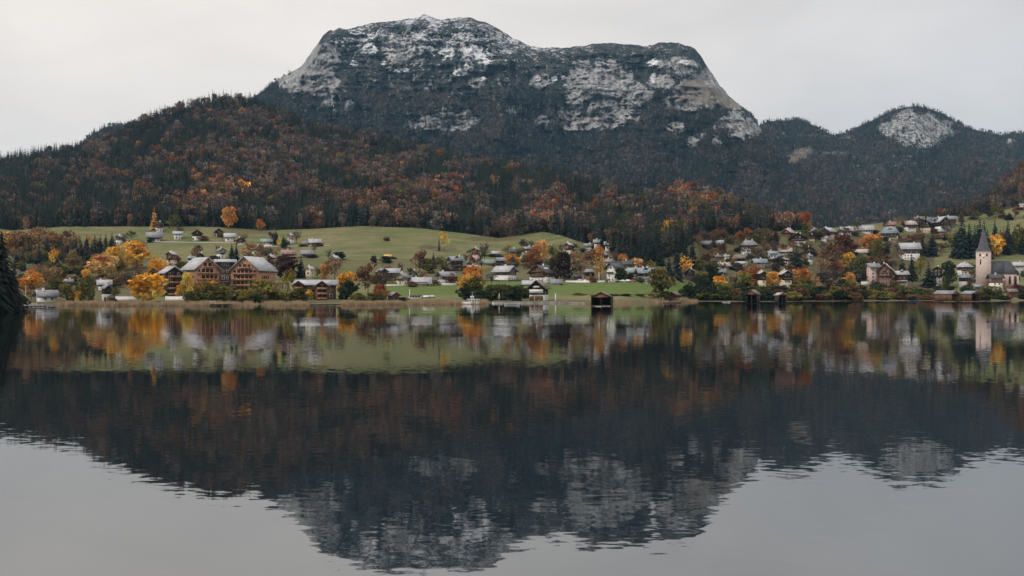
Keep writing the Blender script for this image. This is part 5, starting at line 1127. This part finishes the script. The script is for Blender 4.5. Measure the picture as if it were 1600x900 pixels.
# ------------------------------------------------------------------ village trees, one line each: u|foot row|height|width|kind|colour|label
TREES = '''
2|489|134|62|bigspruce|spruce|tall dark spruce at the water on the far left edge
-16|491|120|60|bigspruce|spruce|dark spruce half cut off by the left edge of the view
22|487|76|34|bigspruce|spruce|lower dark spruce leaning over the water at the left edge
34|486|24|22|bush|dkgreen|dark bush at the waterline beside the big left spruces
12|489|30|34|bush|dkgreen|dark undergrowth bush at the foot of the big left spruces
49|457|36|34|round|orange|bright orange maple left of the wide white house
63|449|36|26|thin|tan|tan leaved tree behind the orange maple
83|455|38|30|round|tan|round tan tree above the wide white house
84|460|24|24|bush|olive|green bush under the round tan tree
105|472|30|24|bush|olive|olive willow right of the wide white house
123|472|19|14|round|yellow|small bright yellow tree in front of the olive willows
136|472|43|25|round|olive|tall olive tree left of the grey gabled house
135|446|26|15|round|gold|slender golden tree behind the tall olive tree
155|434|37|44|round|peach|big peach yellow tree above the grey gabled house
178|424|40|38|round|gold|golden tree right of the peach yellow tree
213|420|44|44|round|gold|broad golden tree at the edge of the green meadow
152|402|30|18|thin|tan|yellow brown tree below the left spruces
142|392|26|14|thin|peach|thin pale orange tree among the left spruces
114|424|35|20|round|tan|round topped tan tree on a tall stem among the left spruces
83|420|32|13|thin|gold|thin yellow tree in the left grove
241|359|39|12|larch|orange|slender orange larch beside the topmost chalet
231|472|46|52|round|gold|big golden yellow tree on the shore left of the hotel
246|452|50|30|round|gold|orange gold tree against the hotel's left wing
293|463|38|17|round|yellow|tall bright yellow tree in front of the hotel
283|463|21|14|round|gold|small golden tree left of the tall yellow tree at the hotel
316|460|22|17|round|orange|orange tree under the hotel's left gable
335|473|34|46|round|olive|broad olive and orange tree on the shore before the hotel
330|462|24|30|round|orange|orange crown above the broad olive shore tree
339|464|14|9|round|yellow|little yellow tree in the middle of the hotel shore
402|452|32|16|spruce|spruce|dark spruce in front of the hotel's right gable
413|472|36|40|round|ygreen|broad yellow green tree on the shore right of the hotel pavilion
449|473|54|22|thin|ygreen|tall airy yellow green birch at the hotel's right end
467|474|24|28|bush|olive|olive bush left of the timber inn
482|469|18|14|round|yellow|small yellow tree in front of the timber inn
447|436|38|36|round|dkred|large dark red copper beech behind the hotel
470|434|38|15|spruce|spruce|dark conifer right of the copper beech
362|406|29|10|spruce|spruce|left of two dark spruces above the hotel roof
369|408|29|11|spruce|spruce|right of two dark spruces above the hotel roof
388|410|32|32|thin|tan|wide pale tan trees above the right hotel roof
411|400|20|16|thin|tan|tan tree beside the tan roofed houses
436|384|17|10|larch|yellow|little yellow larch beside the dark meadow spruce
431|382|26|11|spruce|spruce|dark spruce on the meadow right of the greenish roof
443|387|22|10|spruce|spruce|pointed dark spruce alone on the meadow
463|382|22|16|bare|grey|bare grey tree beside the pinkish meadow house
361|356|33|22|round|orange|round orange tree at the forest edge over the meadow
406|360|18|12|round|orange|small orange tree alone at the forest edge
270|364|30|18|thin|olive|pale olive tree at the forest edge above the meadow row
508|438|27|17|round|orange|bright orange tree behind the timber inn
523|438|36|26|thin|tan|airy tan tree below the pink and white house
541|461|38|26|round|gold|gold topped tree right of the timber inn
541|468|30|28|bush|dkgreen|dark green bush under the gold topped tree
575|468|58|38|thin|brown|big brown half bare tree left of the lower lawn
600|463|38|30|bare|purple|bare purple brown tree left of the lower lawn
592|470|26|22|round|rust|rust coloured tree at the left end of the lower lawn
527|406|13|20|bush|dkgreen|dark round bush behind the pink and white house
604|411|9|16|bush|dkgreen|dark low bush on the meadow right of the yellow roofed shed
585|411|12|10|bush|dkgreen|dark bush left of the yellow roofed shed
605|376|6|10|bush|brown|small brown shrub alone in the middle of the meadow
694|392|31|14|thin|yellow|lone yellow birch on the upper meadow
686|392|24|4|spruce|purple|thin dead conifer beside the lone yellow birch
655|426|36|22|thin|brown|brown half bare tree behind the grey village roofs
658|418|30|9|spruce|pine|grey green conifer in the brown tree group, left one
677|420|29|10|spruce|pine|grey green conifer in the brown tree group, right one
669|427|24|22|bush|olive|olive bush between the two grey green conifers
690|426|25|20|thin|olive|olive brown tree left of the dark timber house
666|445|15|10|round|orange|small orange tree between the cream house and the brown gabled house
742|454|40|30|round|orange|orange topped maple above the passenger boat
727|455|26|22|round|gold|golden tree left of the orange topped maple
741|458|24|32|bush|olive|olive bush under the orange topped maple
705|444|18|18|round|red|dark red shrub tree in front of the brown gabled house
757|413|34|16|bare|purple|bare tree right of the red walled house
768|446|22|26|bare|grey|bare grey tree left of the big white guesthouse
800|415|19|20|round|orange|orange tree below the dark slate roof
808|414|12|14|round|gold|low golden tree beside the orange tree under the slate roof
834|418|30|27|round|rust|round rust red tree above the wide brown house
846|412|38|24|round|peach|peach orange tree behind the rust red tree
866|414|33|18|thin|ygreen|yellow green tree left of the tall timber house
879|436|44|30|round|dkred|dark maroon tree right of the wide brown house
888|412|16|9|bush|dkgreen|dark shrub below the tall timber house
905|436|44|27|thin|tan|large tan tree above the dark carport
922|422|34|22|thin|brown|brown tree between the tan tree and the orange tree
935|412|30|18|round|orange|orange tree under the teal roofed house
938|438|38|21|thin|peach|pale orange tree left of the tall white house
961|408|26|7|spruce|spruce|thin dark spruce right of the pale roofed house
996|426|23|19|round|peach|round pale orange tree behind the greenish roof
975|412|16|13|thin|orange|small orange tree at the forest foot
969|440|23|19|round|dkgreen|dark round tree in front of the tall white house
1016|428|22|18|thin|ygreen|yellowish tree behind the white chimneys
1033|470|52|38|round|olive|largest olive tree on the shore beside the brown hut
1071|430|30|24|thin|gold|pale golden tree at the foot of the dark forest corner
1045|440|46|16|spruce|spruce|dark spruce behind the largest olive tree
1058|436|62|18|spruce|spruce|tall dark spruce at the forest corner, left of its neighbours
1071|424|56|17|spruce|spruce|tall dark spruce at the forest corner, middle one
1082|418|50|16|spruce|spruce|tall dark spruce at the forest corner, right one
1077|469|28|20|round|dkgreen|dark green tree right of the brown wooden hut
1098|469|38|32|round|dkgreen|broad dark olive tree at the start of the right shore
1112|446|34|26|round|dkgreen|dark round tree left of the white walled cottage
1122|453|22|20|round|gold|golden orange tree below the white walled cottage
1151|454|31|10|spruce|spruce|dark cypress shaped conifer above the right shore
1165|456|32|20|round|ygreen|yellow green tree right of the cypress shaped conifer
1179|448|36|26|round|rust|rust orange tree left of the first cream house
1208|450|26|22|round|gold|golden tree between the two cream houses
1254|450|31|23|round|orange|deep orange tree right of the large dark gable
1245|425|44|24|spruce|spruce|biggest broad dark spruce in the right village
1212|388|35|13|spruce|spruce|tall dark spruce left of the village top
1265|364|23|14|larch|orange|orange larch standing above the skyline roofs
1318|404|38|36|round|red|broad dark red tree in the right village
1303|428|48|28|thin|brown|tall thin brown tree left of the dark red tree
1324|426|31|26|round|gold|golden orange tree below the dark red tree
1308|430|22|20|thin|orange|orange brown tree left of the golden orange tree
1360|393|28|30|round|orange|bright orange tree left of the pale yellow villa
1369|412|38|23|thin|olive|tall olive tree under the bright orange tree
1386|414|48|15|spruce|pine|grey green spruce in front of the pale yellow villa
1345|434|38|26|round|olive|olive green tree right of the little brown gabled house
1294|469|50|34|bare|purple|bare dark tree standing on the right shore
1298|466|20|12|round|orange|small orange tree behind the bare dark shore tree
1410|438|38|18|spruce|spruce|left of two dark spruces below the broad grey boarded house
1425|438|44|17|spruce|spruce|right of two dark spruces below the broad grey boarded house
1451|449|42|22|spruce|spruce|pointed dark conifer left of the dark gabled house
1483|448|40|22|round|dkgreen|dark rounded conifer right of the dark gabled house
1438|442|42|16|thin|ygreen|yellow green tree between two dark conifers
1442|398|36|9|spruce|spruce|slim spruce in front of the hilltop row
1457|400|40|20|spruce|spruce|broad dark spruce under the timber hotel house
1426|390|26|30|thin|brown|brown trees below the hilltop row
1487|388|26|18|thin|ygreen|yellow green tree right of the low blue roof
1503|404|72|20|spruce|spruce|tallest dark spruce in the grove left of the spire
1515|402|58|19|spruce|spruce|dark spruce in the grove just left of the spire
1527|400|54|14|spruce|spruce|dark spruce directly behind the spire
1537|398|56|14|spruce|spruce|dark spruce behind the right side of the spire
1494|402|48|18|spruce|spruce|shorter dark spruce at the left of the grove
1555|392|54|14|spruce|spruce|pointed dark spruce right of the spire
1575|398|58|15|spruce|spruce|pointed dark spruce above the church roof
1592|396|46|24|round|olive|olive brown tree at the right edge above the church
1557|400|34|22|round|gold|golden orange maple between the spire and the right spruces
1567|396|40|20|thin|brown|brown half bare tree behind the golden maple
1543|470|24|28|bush|olive|olive bush between the boathouses and the church
1592|460|16|22|bush|brown|brown bush in front of the church choir
1586|448|26|10|round|olive|green climber tree against the church wall
'''
for ln in TREES.strip().splitlines():
    q = ln.split('|'); plant_px(float(q[0]), float(q[1]), float(q[2]), float(q[3]), q[4], q[5], q[6])
def hides(u, v, h, w):
    for hu, hv, hw, hh in SHOW:
        if v > hv - 1.5 and abs(u - hu) < hw * .5 + w * .42 and v - h < hv - .34 * hh: return True
    return False
def zone(n, u0, u1, v0, v1, hp, wp, kinds_, cols, label, group, avoid=None):
    for i in range(n):
        u = u0 + (u1 - u0) * ((i + random.uniform(.1, .9)) / n); v = random.uniform(v0, v1)
        h = random.uniform(*hp); w = random.uniform(*wp)
        for t_ in range(14):
            if not hides(u, v, h, w): break
            u = min(u1, max(u0, u + random.uniform(-14, 14))); v = random.uniform(v0, v1); h = max(hp[0] * .7, h * .95)
        else: continue
        plant_px(u, v, h, w, random.choice(kinds_), random.choice(cols), label, group)
zone(18, 10, 118, 386, 400, (22, 34), (18, 26), ['thin', 'round'], ['brown', 'tan', 'peach', 'rust', 'tan'], "pinkish brown tree in the upper row of the left grove", "pinkish brown trees of the left grove")
zone(26, 22, 182, 398, 424, (28, 44), (11, 15), ['spruce'], ['spruce', 'pine'], "dark spruce in the lower part of the left grove", "dark spruces of the left grove")
zone(22, 18, 190, 408, 436, (18, 30), (14, 20), ['thin', 'bare'], ['brown', 'grey', 'tan', 'olive'], "grey brown thin tree between the spruces of the left grove", "thin trees of the left grove")
for uu, hh in ((135, 30), (165, 31), (175, 33)): plant_px(uu, 394, hh, 11, 'spruce', 'spruce', "dark spruce by the white house at the left end of the meadow", "spruces by the white house")
zone(20, 165, 272, 428, 456, (18, 30), (16, 24), ['bare', 'thin'], ['grey', 'brown', 'tan', 'olive'], "bare grey brown tree between the golden trees and the hotel", "bare trees left of the hotel")
zone(9, 255, 345, 408, 420, (10, 16), (10, 16), ['thin', 'bare', 'bush'], ['brown', 'olive', 'grey', 'rust'], "low brown tree among the houses behind the hotel", "low trees behind the hotel")
zone(10, 385, 470, 398, 416, (12, 18), (10, 16), ['thin', 'bare'], ['tan', 'brown', 'grey', 'olive'], "tan half bare tree among the houses above the hotel", "half bare trees above the hotel")
zone(26, 296, 482, 470, 475.5, (12, 21), (18, 28), ['bush', 'bush', 'round'], ['olive', 'green', 'ygreen', 'olive', 'brown'], "olive green bush on the shore in front of the hotel", "bushes along the hotel shore")
zone(6, 545, 600, 468, 474, (8, 14), (14, 22), ['bush'], ['olive', 'ygreen', 'green'], "olive bush between the timber inn and the lower lawn", "bushes right of the timber inn")
zone(11, 720, 830, 466, 471, (14, 24), (20, 32), ['bush'], ['dkgreen', 'green', 'olive', 'dkgreen'], "dark green bush behind the quay and the passenger boat", "bushes behind the quay")
zone(7, 765, 825, 458, 464, (12, 17), (16, 22), ['bush'], ['olive', 'ygreen', 'green'], "green bush below the big white guesthouse", "bushes below the guesthouse")
zone(14, 560, 660, 438, 444, (9, 16), (10, 16), ['bare', 'thin', 'bush'], ['purple', 'grey', 'brown', 'olive'], "bare purple brown tree around the grey roofs above the lower lawn", "bare trees around the grey roofs")
zone(12, 680, 880, 408, 424, (10, 18), (10, 16), ['bare', 'thin', 'bush'], ['brown', 'olive', 'grey', 'tan'], "brown or olive garden tree between the middle village houses", "garden trees of the middle village")
zone(8, 885, 1010, 408, 430, (14, 24), (12, 18), ['thin', 'bare'], ['brown', 'tan', 'grey', 'orange'], "brown thin tree behind the tall white house", "thin trees behind the white house")
zone(9, 985, 1035, 405, 416, (30, 46), (12, 16), ['spruce'], ['spruce'], "dark spruce at the foot of the forest behind the white house", "spruces at the forest foot behind the white house")
zone(20, 1085, 1215, 372, 384, (13, 24), (12, 20), ['bare', 'thin', 'round'], ['brown', 'grey', 'tan', 'rust', 'grey', 'olive'], "brown half bare tree at the forest foot above the right village", "half bare trees above the right village")
zone(26, 1090, 1240, 392, 428, (12, 20), (11, 18), ['bare', 'thin', 'bush', 'round'], ['brown', 'grey', 'olive', 'tan', 'purple', 'brown'], "brown garden tree between the houses left of the biggest spruce", "garden trees in the left part of the right village")
zone(24, 1255, 1400, 384, 432, (14, 24), (12, 20), ['bare', 'thin', 'bush'], ['brown', 'grey', 'olive', 'purple', 'tan'], "brown garden tree between the houses right of the biggest spruce", "garden trees in the middle of the right village")
zone(14, 1390, 1500, 372, 400, (12, 22), (12, 18), ['bare', 'thin', 'spruce'], ['brown', 'olive', 'grey', 'spruce', 'brown'], "tree on the slope below the hilltop row of houses", "trees below the hilltop row")
zone(30, 1088, 1350, 455, 470.2, (13, 24), (18, 30), ['bush', 'bush', 'round'], ['olive', 'dkgreen', 'olive', 'green', 'ygreen', 'brown', 'dkgreen'], "olive bush in the thicket along the right shore", "bushes along the right shore")
zone(16, 1090, 1345, 436, 452, (14, 24), (14, 22), ['round', 'bush', 'thin', 'bare'], ['olive', 'dkgreen', 'gold', 'brown', 'orange', 'grey'], "autumn tree between the shore thicket and the lower houses", "autumn trees above the right shore thicket")
zone(26, 1088, 1350, 468.6, 470.4, (10, 18), (18, 28), ['bush'], ['olive', 'dkgreen', 'green', 'ygreen', 'brown', 'olive'], "bush hanging over the water along the right shore", "waterside bushes of the right shore")
zone(12, 1350, 1470, 467.5, 469.4, (7, 12), (16, 24), ['bush'], ['olive', 'brown', 'ygreen', 'dkgreen'], "low bush at the waterline near the blue boat", "waterside bushes near the blue boat")
zone(9, 1530, 1605, 466, 469, (6, 10), (12, 18), ['bush'], ['olive', 'brown', 'dkgreen'], "low bush at the waterline right of the boathouses", "waterside bushes right of the boathouses")
zone(12, 1345, 1460, 458, 469.5, (9, 16), (16, 26), ['bush'], ['olive', 'brown', 'ygreen', 'olive', 'green'], "low olive or brown bush on the bank below the tall brown house", "bushes on the bank of the right shore")
zone(12, 1460, 1605, 452, 464, (6, 11), (12, 18), ['bush'], ['green', 'olive', 'brown', 'dkgreen'], "low garden bush around the church and its barns", "garden bushes around the church")
zone(9, 1498, 1610, 338, 346, (10, 20), (9, 14), ['spruce', 'thin'], ['spruce', 'brown', 'olive', 'spruce'], "dark tree at the lower edge of the high right meadow", "trees at the edge of the high right meadow")
zone(7, 1545, 1610, 392, 398, (22, 34), (12, 18), ['thin', 'round', 'spruce'], ['olive', 'brown', 'spruce', 'gold'], "olive brown tree in the row behind the church", "trees in the row behind the church")
zone(12, 890, 1095, 461, 463, (2.5, 4.5), (14, 20), ['bush'], ['dkgreen', 'olive', 'brown'], "low hedge bush along the lower edge of the green lawn", "hedge bushes along the lawn")

for hu, hv, hw, hh in HL:
    if hv < 386 and hu < 520: n_ = 1
    else: n_ = 2
    area_ = "left village" if hu < 590 else ("middle village" if hu < 1080 else "right village")
    for j in range(n_):
        sgn = random.choice((-1, 1)); u_ = hu + sgn * hw * random.uniform(.2, .6); v_ = min(hv + random.uniform(.6, 2.5), float(g_vs(hu)) - .8)
        kd = random.choice(['bush', 'bush', 'bush', 'thin', 'bare'])
        h_, w_ = random.uniform(6, 11) if kd == 'bush' else random.uniform(13, 22), random.uniform(10, 17)
        if kd != 'bush' and hides(u_, v_, h_, w_): v_ = hv - 2.2
        if kd == 'bush': h_ = min(h_, .42 * hh + 1.5)
        plant_px(u_, v_, h_, w_, kd, random.choice(['olive', 'brown', 'dkgreen', 'green', 'grey', 'tan', 'purple']),
                 {'bush': "low garden shrub right beside a house of the ", 'thin': "thin autumn tree right beside a house of the ", 'bare': "leafless tree right beside a house of the "}[kd] + area_, {'bush': "garden shrubs of the ", 'thin': "thin garden trees of the ", 'bare': "leafless garden trees of the "}[kd] + area_)
from collections import Counter
print("COUNTS", Counter(o.name.split('.')[0] for o in COL.objects if o.type == 'EMPTY'))

plant_px(1497.5, 470.2, 13, 11, 'bush', 'brown', "brown bush in the gap between the two boathouses below the church")

zone(22, 14, 205, 420, 452, (9, 15), (16, 24), ['bush'], ['brown', 'olive', 'tan', 'grey', 'dkgreen'], "low brown undergrowth bush between the trees of the left grove", "undergrowth of the left grove")
zone(8, 1488, 1548, 397, 404, (44, 64), (13, 17), ['spruce'], ['spruce'], "dark spruce in the dense grove around the church spire", "spruces around the church spire")
# ---- the woods that go on along the shore beyond both ends of the view
gu = np.concatenate([rng.uniform(-420, -34, 380), rng.uniform(1628, 2060, 420)]); gt = rng.random(800) ** 1.6 * .95 + .02
gvv = g_vs(gu) - (g_vs(gu) - g_vt(gu)) * gt; GP = world(gu, gvv, ground_d(gu, gvv)); gk = fbm(gu / 40, gvv / 25, 61, 3) > .44
GP = GP[gk]; gc = rng.random(len(GP)) < .5
gtint = np.where(gc[:, None], blend([('spruce', np.ones(len(GP)))]), blend([('fbrown', np.ones(len(GP))), ('olive', np.ones(len(GP))), ('forange', .5 * np.ones(len(GP)))])) * rng.uniform(.7, 1.3, (len(GP), 1))
forest("forest", GP, kinds(gc, .3), sizes(gc, (12, 22), (6, 14)), gtint, "mixed lakeside wood going on beyond both ends of the village")

# ---- reed belt along the left and middle shore
n = 5200; ru = np.concatenate([rng.uniform(90, 480, 3000), rng.uniform(535, 760, 1900), rng.uniform(905, 1090, 300)])
vs_r = g_vs(ru); rv = vs_r - rng.uniform(.0, 1.0, n) ** 1.5 * 3.6 + .25
d = np.where(rv > vs_r, HC * F / (rv - HZ), ground_d(ru, rv)); P = world(ru, rv, d); P[:, 2] = np.maximum(P[:, 2], -.1) - .05
k = rng.random(n) < np.clip(fbm(ru / 14, ru * 0, 4, 3) * 3.4 - .9, .08, 1); P = P[k]
FCOL2 = bpy.data.collections.new("reed_shapes")
def reed(s):
    r = np.random.default_rng(s); V, Fc = [], []
    for i in range(26):
        x, y = r.normal(size=2) * .45; h = r.uniform(.6, 1.05); lx, ly = r.normal(size=2) * .12; t = r.uniform(0, 3.14); w = .035; b = len(V)
        V += [(x - w * math.cos(t), y - w * math.sin(t), 0), (x + w * math.cos(t), y + w * math.sin(t), 0), (x + lx + w * .6 * math.cos(t), y + ly + w * .6 * math.sin(t), h * .8), (x + lx * 1.4, y + ly * 1.4, h)]; Fc.append((b, b + 1, b + 2, b + 3))
    me = mesh_np("reed_clump", V, Fc, [LEAF_INST]); shade_attr(me, r.uniform(.75, 1.25, len(me.polygons))); FCOL2.objects.link(bpy.data.objects.new(f"reed_clump_{s}", me))
for s in range(3): reed(s)
ng2 = ng.copy(); [x for x in ng2.nodes if x.type == 'COLLECTION_INFO'][0].inputs['Collection'].default_value = FCOL2
h = rng.uniform(.9, 2.3, len(P)) * (.6 + .7 * fbm(P[:, 0] / 9, P[:, 1] / 9, 44, 3)); sz = np.stack([h * .8, h * .8, h], 1)
tn_ = np.array([[.36, .235, .15]]) * rng.uniform(.75, 1.2, (len(P), 1)) + rng.normal(size=(len(P), 3)) * .012
ro = forest("reeds", P, rng.integers(0, 3, len(P)), sz, np.clip(tn_, .02, 1), "belt of dry reddish brown reeds along the waterline", "reeds"); ro.modifiers[0].node_group = ng2

# ------------------------------------------------------------------ the air between here and the mountain
hz = MB().box(-7000, 7000, -600, 12500, -9, 1650); hm = bpy.data.materials.new("haze"); hm.use_nodes = True; nt = hm.node_tree; nt.nodes.clear()
ho = nt.nodes.new("ShaderNodeOutputMaterial"); pv = nt.nodes.new("ShaderNodeVolumePrincipled"); pv.inputs['Density'].default_value = 0.000025; pv.inputs['Color'].default_value = (.32, .66, 1.0, 1); pv.inputs['Anisotropy'].default_value = 0.0
nt.links.new(pv.outputs[0], ho.inputs['Volume']); hob = hz.build("haze", hm); hob["kind"] = "stuff"; hob["label"] = "thin pale blue haze in the valley air"; hob["category"] = "haze"
